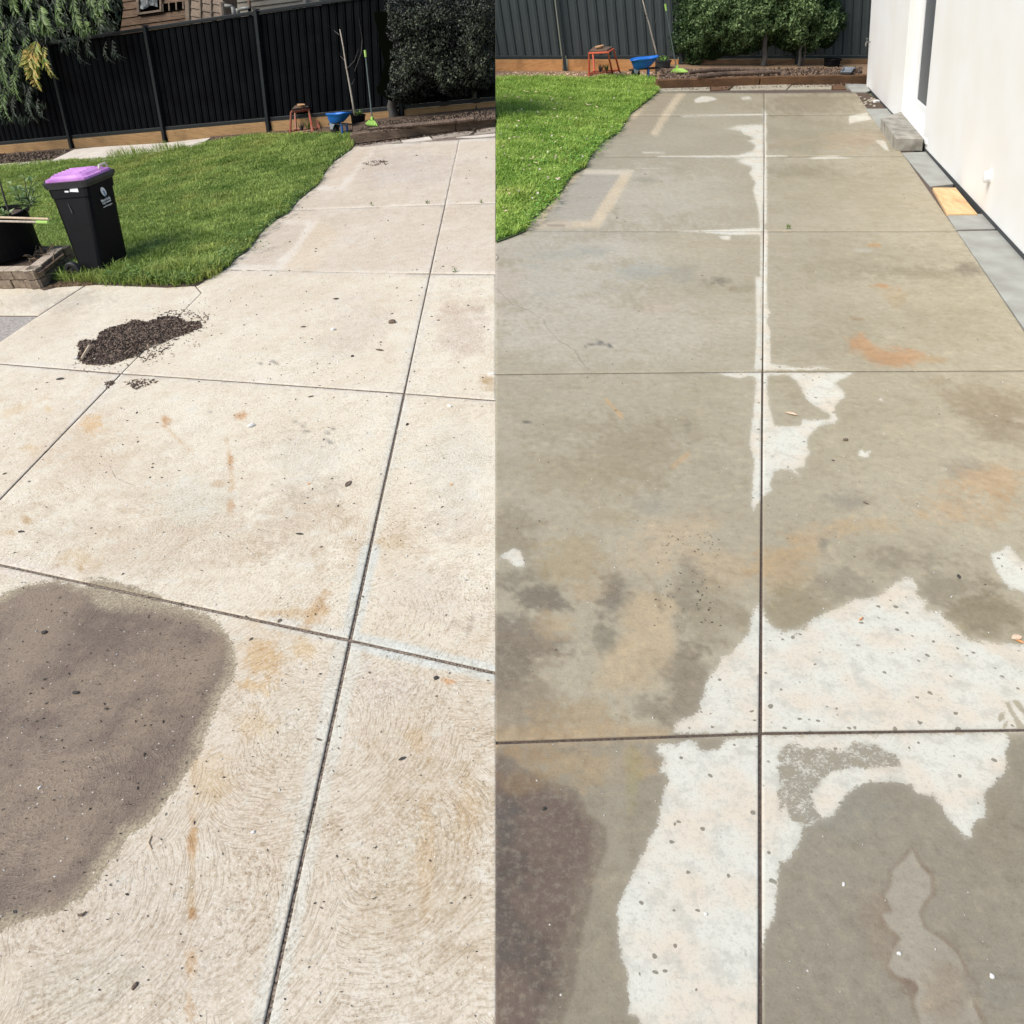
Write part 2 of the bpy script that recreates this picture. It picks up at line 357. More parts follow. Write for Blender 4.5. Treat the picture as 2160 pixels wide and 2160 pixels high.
class MB:
    def __init__(s): s.v = []; s.f = []; s.mi = []; s.cm = 0
    def add(s, vs, fs):
        o = len(s.v); s.v += [Vector(p) for p in vs]; s.f += [tuple(o + i for i in f) for f in fs]; s.mi += [s.cm] * len(fs); return s
    def box(s, c, X, Y, Z, sx, sy, sz, taper=1.):
        c = Vector(c); vs = []
        for dz in (-.5, .5):
            k = 1. if dz < 0 else taper
            for dx, dy in ((-.5, -.5), (.5, -.5), (.5, .5), (-.5, .5)): vs.append(c + X * dx * sx * k + Y * dy * sy * k + Z * dz * sz)
        return s.add(vs, [(3, 2, 1, 0), (4, 5, 6, 7), (0, 1, 5, 4), (1, 2, 6, 5), (2, 3, 7, 6), (3, 0, 4, 7)])
    def prism(s, base, ext):
        n = len(base); vs = [Vector(p) for p in base] + [Vector(p) + ext for p in base]
        return s.add(vs, [tuple(range(n))[::-1], tuple(range(n, 2 * n))] + [(i, (i + 1) % n, n + (i + 1) % n, n + i) for i in range(n)])
    def tube(s, pts, rad, n=8, cap=True):
        pts = [Vector(p) for p in pts]; k = len(pts)
        rad = [rad] * k if isinstance(rad, (int, float)) else rad; vs = []; a = None
        for i, p in enumerate(pts):
            d = (pts[min(i + 1, k - 1)] - pts[max(i - 1, 0)]).normalized()
            if a is None: a = d.orthogonal().normalized()
            a = (a - d * a.dot(d)).normalized(); b = d.cross(a)
            for j in range(n):
                t = 2 * math.pi * j / n; vs.append(p + (a * math.cos(t) + b * math.sin(t)) * rad[i])
        fs = [(i * n + j, i * n + (j + 1) % n, (i + 1) * n + (j + 1) % n, (i + 1) * n + j) for i in range(k - 1) for j in range(n)]
        if cap: fs += [tuple(range(n))[::-1], tuple(range((k - 1) * n, k * n))]
        return s.add(vs, fs)
    def rings(s, rings, cap0=True, cap1=True):
        n = len(rings[0]); vs = [p for r in rings for p in r]
        fs = [(i * n + j, i * n + (j + 1) % n, (i + 1) * n + (j + 1) % n, (i + 1) * n + j) for i in range(len(rings) - 1) for j in range(n)]
        if cap0: fs.append(tuple(range(n))[::-1])
        if cap1: fs.append(tuple(range((len(rings) - 1) * n, len(rings) * n)))
        return s.add(vs, fs)
    def lathe(s, c, X, Y, Z, prof, n=24, cap0=True, cap1=True):
        return s.rings([[Vector(c) + (X * math.cos(2 * math.pi * j / n) + Y * math.sin(2 * math.pi * j / n)) * r + Z * h for j in range(n)] for r, h in prof], cap0, cap1)
    def build(s, name, m, parent=None, origin=None, clip=0, bevel=0, smooth=False):
        me = bpy.data.meshes.new(name); me.from_pydata(s.v, [], s.f)
        if any(s.mi): me.polygons.foreach_set('material_index', s.mi)
        bm = bmesh.new(); bm.from_mesh(me)
        if bevel: bmesh.ops.bevel(bm, geom=bm.edges[:], offset=bevel, segments=1, affect='EDGES')
        if clip: clip_bm(bm, clip)
        bmesh.ops.recalc_face_normals(bm, faces=bm.faces[:])
        bm.to_mesh(me); bm.free()
        if smooth:
            me.polygons.foreach_set('use_smooth', [True] * len(me.polygons))
        return link_mesh(name, me, m, parent, origin)
def clip_bm(bm, side):
    bmesh.ops.bisect_plane(bm, geom=bm.verts[:] + bm.edges[:] + bm.faces[:], plane_co=CAM + SN * (side * .001), plane_no=SN * side, clear_inner=True)

# ------------------------------------------------------------------ stain fields (all in photograph pixels, baked onto the slabs)
def seg_dist(X, Y, poly, closed=True):
    n = len(poly); d = np.full(X.shape, 1e9)
    for i in range(n if closed else n - 1):
        ax, ay = poly[i]; bx, by = poly[(i + 1) % n]; dx, dy = bx - ax, by - ay
        t = np.clip(((X - ax) * dx + (Y - ay) * dy) / max(dx * dx + dy * dy, 1e-9), 0, 1)
        d = np.minimum(d, np.hypot(X - ax - t * dx, Y - ay - t * dy))
    return d
def inside(X, Y, poly):
    r = np.zeros(X.shape, bool); n = len(poly)
    for i in range(n):
        ax, ay = poly[i]; bx, by = poly[(i + 1) % n]
        if ay == by: continue
        c = ((ay > Y) != (by > Y)) & (X < (bx - ax) * (Y - ay) / (by - ay) + ax); r ^= c
    return r
def sdf_poly(X, Y, poly):
    d = seg_dist(X, Y, poly); return np.where(inside(X, Y, poly), d, -d)
def vnoise(X, Y, seed=0):
    xi = np.floor(X).astype(np.int64); yi = np.floor(Y).astype(np.int64); fx = X - xi; fy = Y - yi
    fx = fx * fx * (3 - 2 * fx); fy = fy * fy * (3 - 2 * fy)
    def h(a, b):
        v = (a * 374761393 + b * 668265263 + seed * 1442695041) & 0xffffffff
        v = ((v ^ (v >> 13)) * 1274126177) & 0xffffffff; return ((v ^ (v >> 16)) & 0xffff) / 65535.
    return (h(xi, yi) * (1 - fx) + h(xi + 1, yi) * fx) * (1 - fy) + (h(xi, yi + 1) * (1 - fx) + h(xi + 1, yi + 1) * fx) * fy
def fbm(X, Y, seed=0, octv=4):
    s = 0; a = .5; t = 0
    for k in range(octv): s = s + a * vnoise(X * 2 ** k, Y * 2 ** k, seed + k); t += a; a *= .55
    return s / t
def q(scale, ox, oy, pts): return [(ox + a / scale, oy + b / scale) for a, b in pts]

class Painter:
    def __init__(s, base): s.base = base; s.ops = []; s.edges = []; s.holes = []
    def blob(s, x, y, rx, ry, col, a=.8, ang=0., rag=.8): s.ops.append(('b', x, y, rx, ry, lin(col) / GAIN, a, math.radians(ang), rag))
    def poly(s, pts, col, a=.9, soft=4., rag=4.): s.ops.append(('p', pts, lin(col) / GAIN, a, soft, rag))
    def line(s, pts, w, col, a=.9, soft=2., rag=2.): s.ops.append(('l', pts, w, lin(col) / GAIN, a, soft, rag))
    def run(s, X, Y, wx, wy):
        c = np.tile(lin(s.base) / GAIN, (len(X), 1))
        nA = fbm(wx * 3, wy * 3, 5) - .5; nB = fbm(wx * 14, wy * 14, 9) - .5; nC = fbm(wx * 48, wy * 48, 21, 2) - .5
        for o in s.ops:
            if o[0] == 'b':
                _, x, y, rx, ry, col, a, an, rag = o; dx, dy = X - x, Y - y
                u = (dx * math.cos(an) + dy * math.sin(an)) / rx; v = (-dx * math.sin(an) + dy * math.cos(an)) / ry
                r = np.hypot(u, v) + rag * (2.2 * nA + 1.7 * nB + 1.3 * nC); k = np.clip(1.35 - r, 0, 1); k = k * k * (3 - 2 * k) * a
            elif o[0] == 'p':
                _, pts, col, a, soft, rag = o
                k = np.clip((sdf_poly(X, Y, pts) + rag * 2 * nB) / soft + .5, 0, 1) * a
            else:
                _, pts, w, col, a, soft, rag = o
                k = np.clip((w - seg_dist(X, Y, pts, False) + rag * 2 * nB) / soft + .5, 0, 1) * a
            c = c * (1 - k[:, None]) + col[None] * k[:, None]
        e = np.full(X.shape, -4.)
        for p, sc in s.edges: e = np.maximum(e, sdf_poly(X, Y, p) / sc)
        for p, cut, sc in s.holes: e = np.minimum(e, np.maximum(-sdf_poly(X, Y, p) / sc, cut))
        return c, e

EXT = 700
PL = Painter((252, 242, 220)); PR = Painter((196, 186, 161))

def slab(yd, painter, pix, material, parent, name='concrete_slab', gap=.006, thick=.05, swirl=None, res=5., clip=True, tfac=1.8):
    # shrink in ground space
    G = [yd.g(*p) for p in pix]; cen = sum(G, Vector()) / len(G); n = len(G); H = []
    so = 1 if sum(((G[i] - cen).cross(G[(i + 1) % n] - cen)).dot(yd.N) for i in range(n)) > 0 else -1
    gp = lambda i: gap * (tfac if abs(pix[(i + 1) % n][0] - pix[i][0]) > 1.2 * abs(pix[(i + 1) % n][1] - pix[i][1]) else 1)
    for i in range(n):
        a, b, c2 = G[i - 1], G[i], G[(i + 1) % n]
        e1 = (b - a).normalized(); e2 = (c2 - b).normalized(); g1, g2 = gp((i - 1) % n), gp(i)
        n1 = yd.N.cross(e1) * so; n2 = yd.N.cross(e2) * so; cd = n1.dot(n2); dd = 1 - cd * cd
        w = (n1 * (g1 - cd * g2) + n2 * (g2 - cd * g1)) / dd if dd > .02 else n1 * g1
        H.append(b + w)
    P = [proj(h) for h in H]
    if clip: P = clip_poly(P, SEAM, yd.side)
    if len(P) < 3: return None
    xs = [p[0] for p in P]; ys = [p[1] for p in P]
    def axis(a, b):
        core = list(np.arange(max(a, -20), min(b, 2200) + res, res)); lo = list(np.arange(a, -20, 60)); hi = list(np.arange(2200, b + 60, 60))
        r = sorted(set([a - 1] + [t for t in lo + core + hi if a < t < b] + [b + 1])); return r
    ax = axis(min(xs), max(xs)); ay = axis(min(ys), max(ys)); nx, ny = len(ax), len(ay)
    GX, GY = np.meshgrid(ax, ay); V = np.stack([GX.ravel(), GY.ravel(), np.zeros(nx * ny)], 1)
    idx = np.arange(nx * ny).reshape(ny, nx)
    F = np.stack([idx[:-1, :-1].ravel(), idx[:-1, 1:].ravel(), idx[1:, 1:].ravel(), idx[1:, :-1].ravel()], 1)
    # keep only cells near the polygon
    cxs, cys = V[F].mean(1)[:, 0], V[F].mean(1)[:, 1]
    keep = (sdf_poly(cxs, cys, P) > -130); F = F[keep]
    me = np_mesh('tmp', V, F); bm = bmesh.new(); bm.from_mesh(me); bpy.data.meshes.remove(me)
    for i in range(len(P)):
        a = Vector((*P[i], 0)); b = Vector((*P[(i + 1) % len(P)], 0)); d = b - a
        bmesh.ops.bisect_plane(bm, geom=bm.verts[:] + bm.edges[:] + bm.faces[:], plane_co=a, plane_no=Vector((d.y, -d.x, 0)), dist=1e-4)
    fc = np.array([f.calc_center_median()[:2] for f in bm.faces]); ins = inside(fc[:, 0], fc[:, 1], P)
    bm.faces.ensure_lookup_table()
    bmesh.ops.delete(bm, geom=[bm.faces[int(i)] for i in np.nonzero(~ins)[0]], context='FACES')
    if not bm.faces: bm.free(); return None
    Vp = np.array([v.co[:2] for v in bm.verts]); 
    W = [yd.g(float(a), float(b)) for a, b in Vp]
    for v, w in zip(bm.verts, W): v.co = w
    bm.normal_update()
    if sum((f.normal.dot(yd.N) for f in bm.faces[:20])) < 0: bmesh.ops.reverse_faces(bm, faces=bm.faces[:])
    # round the rim and drop the sides
    nv0 = len(bm.verts); be = [e for e in bm.edges if e.is_boundary]
    r = bmesh.ops.extrude_edge_only(bm, edges=be); nv = [g for g in r['geom'] if isinstance(g, bmesh.types.BMVert)]
    for v in nv:
        out = (v.co - cen)
        v.co = v.co + out.normalized() * .004 - yd.N * .005
    e2 = [g for g in r['geom'] if isinstance(g, bmesh.types.BMEdge)]
    r = bmesh.ops.extrude_edge_only(bm, edges=e2)
    for v in [g for g in r['geom'] if isinstance(g, bmesh.types.BMVert)]: v.co -= yd.N * thick
    for f in [g for g in r['geom'] if isinstance(g, bmesh.types.BMFace)]: f.material_index = 1
    bmesh.ops.recalc_face_normals(bm, faces=bm.faces[:])
    me = bpy.data.meshes.new(name); bm.to_mesh(me); bm.free()
    co = np.empty(len(me.vertices) * 3); me.vertices.foreach_get('co', co); co = co.reshape(-1, 3)
    d = co - np.array(CAM); z = d @ np.array(FW); px = CX + FPX * (d @ np.array(RX)) / z; py = CY + FPX * (d @ np.array(DN)) / z
    wx, wy = co[:, 0], co[:, 1]
    col, e = painter.run(px, py, wx, wy)
    at = me.attributes.new('paint', 'FLOAT_COLOR', 'POINT'); at.data.foreach_set('color', np.concatenate([col, np.ones((len(col), 1))], 1).astype(np.float32).ravel())
    at = me.attributes.new('edge', 'FLOAT', 'POINT'); at.data.foreach_set('value', np.clip(e, -4, 4).astype(np.float32))
    at = me.attributes.new('swirl', 'FLOAT', 'POINT'); at.data.foreach_set('value', (swirl(px, py) if swirl else np.zeros(len(px))).astype(np.float32))
    return link_mesh(name, me, [material, M['joint_side']], parent)
def clip_poly(P, x0, side):
    out = []
    for i in range(len(P)):
        a, b = P[i], P[(i + 1) % len(P)]; ia = (a[0] - x0) * side >= 0; ib = (b[0] - x0) * side >= 0
        if ia: out.append(a)
        if ia != ib:
            t = (x0 - a[0]) / (b[0] - a[0]); out.append((x0, a[1] + t * (b[1] - a[1])))
    return out

def sheet(yd, pix, m, name, h, kind='structure', clip=True, thick=0, origin=True, parent=None):
    P = clip_poly(pix, SEAM, yd.side) if clip else pix
    b = MB(); pts = [yd.g(x, y, h) for x, y in P]
    if thick: b.prism(pts, -yd.N * thick)
    else: b.add(pts, [tuple(range(len(pts)))])
    o = b.build(name, m, parent, origin=pts[0] if (origin and parent is None) else None)
    if not thick:
        if o.data.polygons[0].normal.dot(yd.N) < 0: o.data.flip_normals()
    if kind and parent is None: o['kind'] = kind
    return o

# ------------------------------------------------------------------ ground under both yards
sA = Rg.g(SEAM, 1500); sB = Rg.g(SEAM, 400); sdir2 = (sB - sA).normalized()
for yd, nm in ((Rg, 'ground'), (Lf, 'ground')):
    out = yd.N.cross(sdir2) * (-1 if yd is Rg else 1)
    out = out if out.dot(SN) * yd.side > 0 else -out
    b = MB(); o0 = sA - yd.N * .035
    b.add([o0 - sdir2 * 1500, o0 + sdir2 * 1500, o0 + sdir2 * 1500 + out * 1500, o0 - sdir2 * 1500 + out * 1500], [(0, 1, 2, 3)])
    o = b.build(nm, M['ground']); o['kind'] = 'structure'
    if o.data.polygons[0].normal.dot(yd.N) < 0: o.data.flip_normals()
# silt lying in the joints
sheet(Lf, [(-700, 560), (400, 560), (560, 440), (730, 305), (1045, 280), (1045, 2620), (-700, 2620)], M['joint'], 'joint_bed', -.009)
sheet(Rg, [(1045, 480), (1190, 330), (1290, 240), (1380, 190), (1810, 190), (3100, 1600), (3000, 2620), (1045, 2620)], M['joint_R'], 'joint_bed', -.009)

# ------------------------------------------------------------------ LEFT YARD: unwashed slabs and their stains
def xA(y): return 968.6 - .219 * (y - 294.5)
p = PL
# broad tone changes
p.poly([(-500, 1330), (300, 1290), (1100, 1400), (1100, 2700), (-500, 2700)], (228, 215, 195), .75, 300, 40)
p.blob(300, 1130, 330, 90, (216, 198, 172), .55); p.blob(120, 900, 150, 120, (238, 220, 194), .5); p.blob(330, 1010, 250, 90, (226, 208, 182), .4)
p.blob(900, 1560, 150, 200, (216, 198, 170), .55); p.blob(930, 1850, 170, 220, (208, 190, 160), .55); p.blob(300, 1950, 280, 180, (217, 203, 184), .55)
p.blob(560, 1750, 120, 220, (222, 206, 182), .45); p.blob(900, 1260, 120, 60, (226, 214, 198), .5); p.blob(640, 1130, 90, 110, (214, 196, 170), .5)
p.blob(413, 1049, 75, 42, (238, 233, 214), .8); p.blob(640, 960, 110, 60, (226, 220, 203), .5); p.blob(960, 1010, 70, 120, (232, 226, 208), .6)
p.blob(970, 690, 50, 75, (222, 203, 184), .65); p.blob(1000, 650, 30, 20, (205, 186, 168), .4); p.blob(640, 640, 220, 50, (242, 228, 206), .5)
p.blob(800, 350, 130, 40, (218, 203, 190), .5); p.blob(900, 380, 70, 40, (226, 222, 208), .4); p.blob(700, 540, 100, 30, (240, 222, 192), .5)
p.blob(1000, 400, 40, 60, (214, 200, 184), .4); p.blob(80, 690, 120, 40, (238, 222, 200), .4); p.blob(120, 630, 120, 22, (214, 204, 186), .6)
p.blob(740, 700, 70, 60, (224, 214, 200), .4); p.blob(800, 1150, 120, 60, (222, 202, 172), .45); p.blob(980, 1100, 60, 40, (224, 210, 192), .4)
p.blob(820, 1460, 80, 50, (226, 214, 200), .5); p.blob(190, 2080, 120, 60, (206, 200, 180), .4); p.blob(620, 1560, 60, 90, (226, 214, 190), .4)
p.poly([(300, 575), (900, 575), (1100, 578), (1100, 270), (500, 270)], (234, 219, 200), .75, 20, 8); p.blob(860, 350, 110, 40, (216, 202, 190), .5); p.blob(760, 440, 120, 26, (226, 210, 188), .5)
# trowelled pale margins beside the joints
PALE = (236, 234, 221)
p.line([(xA(y), y) for y in (1350, 1700, 2160, 2600)], 29, PALE, .8, 9, 5)
p.line([(xA(y), y) for y in (1160, 1350)], 20, (232, 236, 228), .85, 8, 5); p.line([(xA(y), y) for y in (850, 1140)], 14, PALE, .55, 8, 5)
p.line([(xA(y), y) for y in (577, 850)], 13, (242, 236, 222), .6, 8, 4); p.line([(xA(y), y) for y in (294, 577)], 7, (240, 230, 214), .55, 6, 3)
p.line([(738, 1350), (1060, 1422)], 19, (231, 236, 229), .9, 8, 5); p.line([(575, 1312), (738, 1350)], 15, (236, 235, 224), .75, 9, 5)
p.line([(-60, 1178), (140, 1222)], 20, (246, 236, 220), .85, 8, 5); p.line([(0, 767), (256, 788), (852, 830), (1060, 847)], 9, (246, 237, 220), .75, 7, 4)
p.line([(256, 788), (160, 888)], 14, (246, 240, 226), .6, 9, 5); p.line([(160, 888), (0, 1053)], 6, (242, 230, 212), .5, 5, 3)
p.line([(475, 572), (907, 577), (1060, 579)], 7, (247, 238, 222), .75, 4, 2); p.line([(600, 444), (939, 431), (1060, 427)], 3.5, (244, 234, 218), .7, 3, 2)
p.line([(762, 308), (968, 295), (1060, 289)], 5, (246, 238, 224), .8, 4, 2)
# cream repair bands beside the lawn
CB = (252, 243, 228); b1 = lambda L: q(3.45, 500, 280, L)
p.poly(b1([(920, 90), (1030, 100), (960, 190), (860, 310), (790, 410), (575, 420), (555, 398), (600, 330)]), (238, 222, 200), .8, 4, 3)
p.poly(b1([(570, 392), (750, 385), (800, 312), (860, 312), (790, 412), (575, 420)]), CB, .9, 3, 2); p.poly(b1([(900, 215), (960, 120), (1030, 100), (860, 310), (800, 312)]), CB, .7, 3, 2)
p.poly(b1([(310, 643), (602, 643), (330, 1002), (-60, 998), (-60, 958), (270, 958), (440, 800), (505, 665), (320, 662)]), CB, .95, 3, 2)
p.poly(b1([(310, 668), (500, 668), (430, 800), (265, 952), (-40, 952), (160, 760)]), (228, 214, 196), .6, 4, 3)
p.poly(b1([(602, 643), (430, 860), (330, 1002), (560, 1006), (760, 720)]), (240, 222, 192), .6, 10, 4)
# rust and earth stains
RU = (220, 180, 124)
p.line([(344, 881), (350, 897), (363, 915), (383, 935), (402, 948)], 2.5, RU, .5, 6, 9); p.blob(349, 884, 10, 12, (206, 150, 84), .8)
p.line([(481, 930), (485, 974), (488, 1004), (487, 1040), (485, 1077)], 3, RU, .6, 8, 12); p.blob(486, 970, 9, 22, (208, 150, 80), .8); p.blob(488, 1070, 8, 14, (200, 148, 84), .7)
p.blob(509, 877, 13, 8, (224, 168, 106), .8); p.blob(193, 897, 24, 15, (238, 198, 140), .75); p.blob(56, 1097, 14, 11, (205, 172, 120), .8)
p.blob(20, 1124, 20, 8, (216, 184, 136), .6); p.blob(60, 945, 20, 10, (240, 210, 160), .5); p.blob(30, 865, 70, 10, (236, 206, 160), .5, -20); p.blob(100, 862, 12, 8, (238, 204, 146), .6)
p.blob(460, 1018, 14, 7, (216, 182, 140), .6); p.blob(170, 1198, 7, 12, (206, 164, 104), .7); p.blob(165, 1175, 40, 22, (226, 200, 156), .5)
p.blob(558, 1385, 40, 48, (222, 186, 130), .75); p.blob(640, 1368, 26, 20, (232, 200, 146), .6); p.blob(535, 1446, 26, 16, (230, 194, 136), .7); p.blob(672, 1280, 16, 40, (206, 164, 106), .7, 30)
p.blob(625, 1292, 60, 10, (220, 188, 140), .6); p.blob(947, 1437, 17, 7, (222, 158, 84), .9, 10); p.blob(530, 1520, 40, 30, (230, 204, 160), .5); p.blob(820, 1148, 40, 12, (210, 180, 130), .5)
p.blob(900, 1800, 14, 160, (214, 180, 130), .4); p.blob(880, 1560, 24, 30, (226, 194, 146), .4); p.blob(985, 1720, 20, 60, (220, 190, 146), .4)
p.line([(412, 1590), (408, 1750), (402, 1900), (400, 2060), (400, 2300)], 5, (212, 178, 124), .5, 14, 22); p.blob(406, 1780, 11, 40, (202, 152, 86), .6); p.blob(406, 1925, 10, 16, (198, 146, 80), .7)
p.blob(402, 2130, 11, 20, (200, 150, 84), .7); p.blob(402, 2030, 10, 30, (206, 160, 96), .5); p.blob(450, 1640, 36, 60, (226, 200, 154), .5); p.blob(1030, 805, 16, 20, (200, 168, 120), .8)
for (x, y, rx, ry) in ((444, 871, 10, 4), (640, 898, 12, 5), (649, 910, 15, 6), (690, 912, 11, 4), (703, 904, 7, 4), (688, 927, 9, 4), (697, 933, 9, 4), (622, 889, 8, 3), (549, 766, 6, 3), (575, 763, 8, 3), (585, 768, 6, 2.5)):
    p.blob(x, y, rx, ry, (150, 147, 138), .85, 5, .7)
p.blob(990, 1325, 6, 18, (196, 184, 166), .7, 20)
p.edges.append((q(3.578, 0, 1080, [(-900, 900), (-400, 700), (0, 630), (130, 570), (350, 515), (430, 508), (640, 560)]) + q(3.578, 0, 1080, [(900, 610), (1210, 680), (1400, 720), (1560, 770), (1640, 830), (1720, 910), (1770, 1020), (1785, 1150), (1770, 1260), (1690, 1370), (1640, 1500), (1580, 1620), (1520, 1790), (1440, 1932)])
    + q(1.8226, 0, 1600, [(690, 110), (620, 200), (560, 265), (500, 300), (430, 400), (370, 480), (320, 540), (240, 590), (130, 615), (0, 670), (-300, 800), (-500, 900)]), 22))
p.edges.append((q(3.578, 0, 1080, [(600, 530), (660, 508), (760, 500), (900, 520), (1080, 580), (1230, 650), (1230, 700), (700, 600)]), 26))
def swL(x, y): return np.clip((y - 900) / 500, .22, 1.) * np.clip(1.25 - .5 * np.exp(-((x - 350) / 260) ** 2 - ((y - 1150) / 200) ** 2), 0, 1)
def patio():
    o = bpy.data.objects.new('patio', None); C.collection.objects.link(o); o['kind'] = 'structure'; return o
patL = patio()
cL = lambda pts, **k: slab(Lf, PL, pts, M['conc_L'], patL, swirl=swL, **k)
y2 = 2600
cL([(-400, 1105), (738, 1350), (xA(y2), y2), (-400, y2)], gap=.0095, tfac=1.15); cL([(738, 1350), (1100, 1431), (1100, y2), (xA(y2), y2)], gap=.0095, tfac=1.15)
cL([(255.7, 787.8), (852.6, 829.7), (738, 1350), (-110, 1167)], gap=.0095, tfac=1.15); cL([(852.6, 829.7), (1100, 849), (1100, 1431), (738, 1350)], gap=.0095, tfac=1.15)
cL([(255.7, 787.8), (424.8, 617.9), (409.5, 600.5), (420, 566), (907, 577), (852.6, 829.7)], gap=.007); cL([(852.6, 829.7), (907, 577), (1100, 579.5), (1100, 849)], gap=.007)
cL([(255.7, 787.8), (424.8, 617.9), (409.5, 600.5), (400, 580), (205, 580), (182, 601), (81, 666), (-62, 762)], gap=.006)
cL([(-400, 734), (255.7, 787.8), (-110, 1167), (-400, 1105)], gap=.0095)
cL([(-400, 585), (205, 583), (182, 600), (81, 665.5), (-400, 663)], gap=.003)
cL([(400, 571), (907, 577), (939, 431), (560, 445)], gap=.007); cL([(907, 577), (1100, 579.5), (1100, 426), (939, 431)], gap=.007)
cL([(939, 431), (968.6, 294.5), (762, 307.5), (700, 312), (560, 445)], gap=.004); cL([(939, 431), (1100, 426), (1100, 286), (968.6, 294.5)], gap=.004)
sheet(Lf, [(-400, 668), (84, 668), (-62, 764), (-400, 764)], M['asphalt'], 'rough_pavement', -.006)

# ------------------------------------------------------------------ RIGHT YARD: washed, still wet slabs
p = PR
p.blob(1480, 290, 170, 60, (198, 190, 164), .5); p.blob(1720, 215, 130, 24, (168, 154, 130), .8); p.blob(1470, 215, 120, 20, (190, 178, 150), .6)
p.blob(1700, 290, 100, 50, (176, 166, 136), .6); p.blob(1800, 300, 60, 22, (206, 182, 150), .6); p.blob(1650, 300, 40, 10, (200, 178, 148), .4)
p.blob(1330, 420, 170, 60, (216, 208, 188), .7); p.blob(1480, 420, 90, 50, (206, 199, 178), .6); p.blob(1760, 400, 160, 50, (184, 174, 144), .6); p.blob(1700, 360, 90, 12, (166, 155, 124), .5)
p.blob(1850, 440, 120, 30, (196, 184, 155), .5); p.blob(1200, 560, 200, 110, (217, 210, 192), .8); p.blob(1300, 690, 300, 70, (214, 206, 186), .75); p.blob(1500, 520, 110, 30, (202, 190, 162), .6)
p.blob(1560, 660, 70, 100, (196, 186, 160), .5); p.blob(1180, 538, 70, 13, (192, 191, 178), .6); p.blob(1255, 528, 30, 9, (184, 183, 170), .6); p.blob(1345, 572, 55, 20, (188, 188, 176), .75)
p.blob(1130, 562, 26, 5, (190, 188, 176), .6); p.blob(1290, 610, 34, 9, (194, 190, 176), .5); p.blob(1150, 618, 20, 6, (200, 196, 182), .5); p.blob(1440, 575, 34, 20, (170, 166, 148), .6)
p.blob(1520, 594, 34, 10, (138, 130, 108), .85); p.blob(1560, 605, 40, 14, (168, 156, 122), .7); p.blob(1480, 612, 46, 16, (178, 168, 140), .6); p.blob(1380, 650, 60, 14, (212, 190, 170), .5); p.blob(1060, 600, 40, 60, (220, 204, 184), .5)
p.blob(1330, 940, 150, 70, (172, 159, 130), .7); p.blob(1200, 1000, 160, 50, (182, 168, 136), .5); p.blob(1120, 850, 110, 50, (200, 190, 164), .6); p.blob(1480, 860, 90, 80, (188, 178, 150), .5)
p.blob(1180, 905, 130, 30, (176, 164, 136), .5); p.blob(1500, 1010, 90, 60, (178, 168, 142), .5); p.blob(1380, 1070, 50, 20, (170, 166, 150), .5); p.blob(1280, 1090, 70, 30, (184, 168, 132), .5)
p.blob(1080, 1130, 60, 70, (166, 153, 128), .7); p.blob(1080, 1220, 70, 26, (152, 144, 124), .7); p.blob(1200, 1180, 60, 60, (190, 172, 134), .7)
TAN = (210, 188, 152)
p.blob(1430, 1130, 110, 50, (212, 192, 160), .75, -15); p.blob(1250, 1250, 50, 30, (204, 180, 144), .6); p.blob(1520, 1200, 80, 50, (206, 184, 150), .7)
p.blob(1150, 1262, 75, 24, (134, 125, 108), .85, 15); p.blob(1110, 1340, 100, 34, (128, 118, 104), .7); p.blob(1290, 1275, 40, 44, (140, 131, 114), .8); p.blob(1270, 1345, 34, 34, (142, 134, 114), .7)
p.blob(1180, 1320, 50, 26, (204, 182, 146), .7); p.blob(1090, 1470, 110, 90, (158, 142, 118), .7); p.blob(1060, 1420, 60, 40, (134, 124, 108), .6); p.blob(1240, 1500, 90, 40, (186, 162, 124), .6)
p.poly(q(3.45, 1040, 1050, [(1080, 670), (1240, 700), (1380, 620), (1340, 900), (1320, 1120), (1270, 1250), (1000, 1400), (720, 1340), (800, 1170), (930, 960), (1000, 720)]), TAN, .75, 34, 26)
p.line([(1360, 1210), (1385, 1240), (1395, 1290)], 5, (164, 150, 122), .6, 10, 8); p.blob(1450, 1240, 26, 60, (150, 144, 128), .6); p.blob(1500, 1300, 60, 70, (160, 148, 122), .6); p.blob(1460, 1470, 60, 90, (146, 134, 114), .75)
p.blob(1360, 1490, 40, 26, (150, 138, 118), .6); p.poly([(1030, 1538), (1280, 1528), (1420, 1535), (1400, 1570), (1030, 1590)], (196, 168, 128), .6, 18, 8)
p.line([(1280, 845), (1312, 880)], 3, (222, 182, 130), .8, 5, 4); p.line([(1418, 985), (1452, 958)], 4, (218, 182, 134), .7, 6, 4); p.blob(1112, 890, 12, 5, (112, 110, 100), .95, 0, .3)
p.blob(1452, 936, 6, 6, (150, 143, 124), .6); p.blob(1450, 900, 5, 10, (156, 148, 130), .5); p.line([(1232, 735), (1240, 728), (1270, 722)], 1.8, (120, 116, 104), .8, 3, 2); p.blob(1268, 724, 7, 3, (110, 110, 104), .9); p.blob(1284, 729, 6, 2.6, (110, 110, 104), .9)
p.blob(1800, 560, 160, 40, (178, 169, 142), .6); p.blob(1930, 575, 120, 18, (160, 149, 122), .6); p.blob(2040, 565, 34, 16, (142, 131, 112), .8); p.blob(1750, 720, 120, 60, (178, 168, 142), .5); p.blob(2000, 690, 120, 60, (182, 172, 142), .5)
p.blob(1980, 620, 90, 40, (194, 184, 154), .5)
p.poly(q(3.22, 1600, 460, [(610, 830), (650, 815), (700, 785), (760, 825), (820, 888), (950, 880), (1120, 925), (1100, 960), (1060, 1010), (930, 995), (800, 978), (700, 925), (615, 895)]), (204, 156, 108), .8, 14, 14)
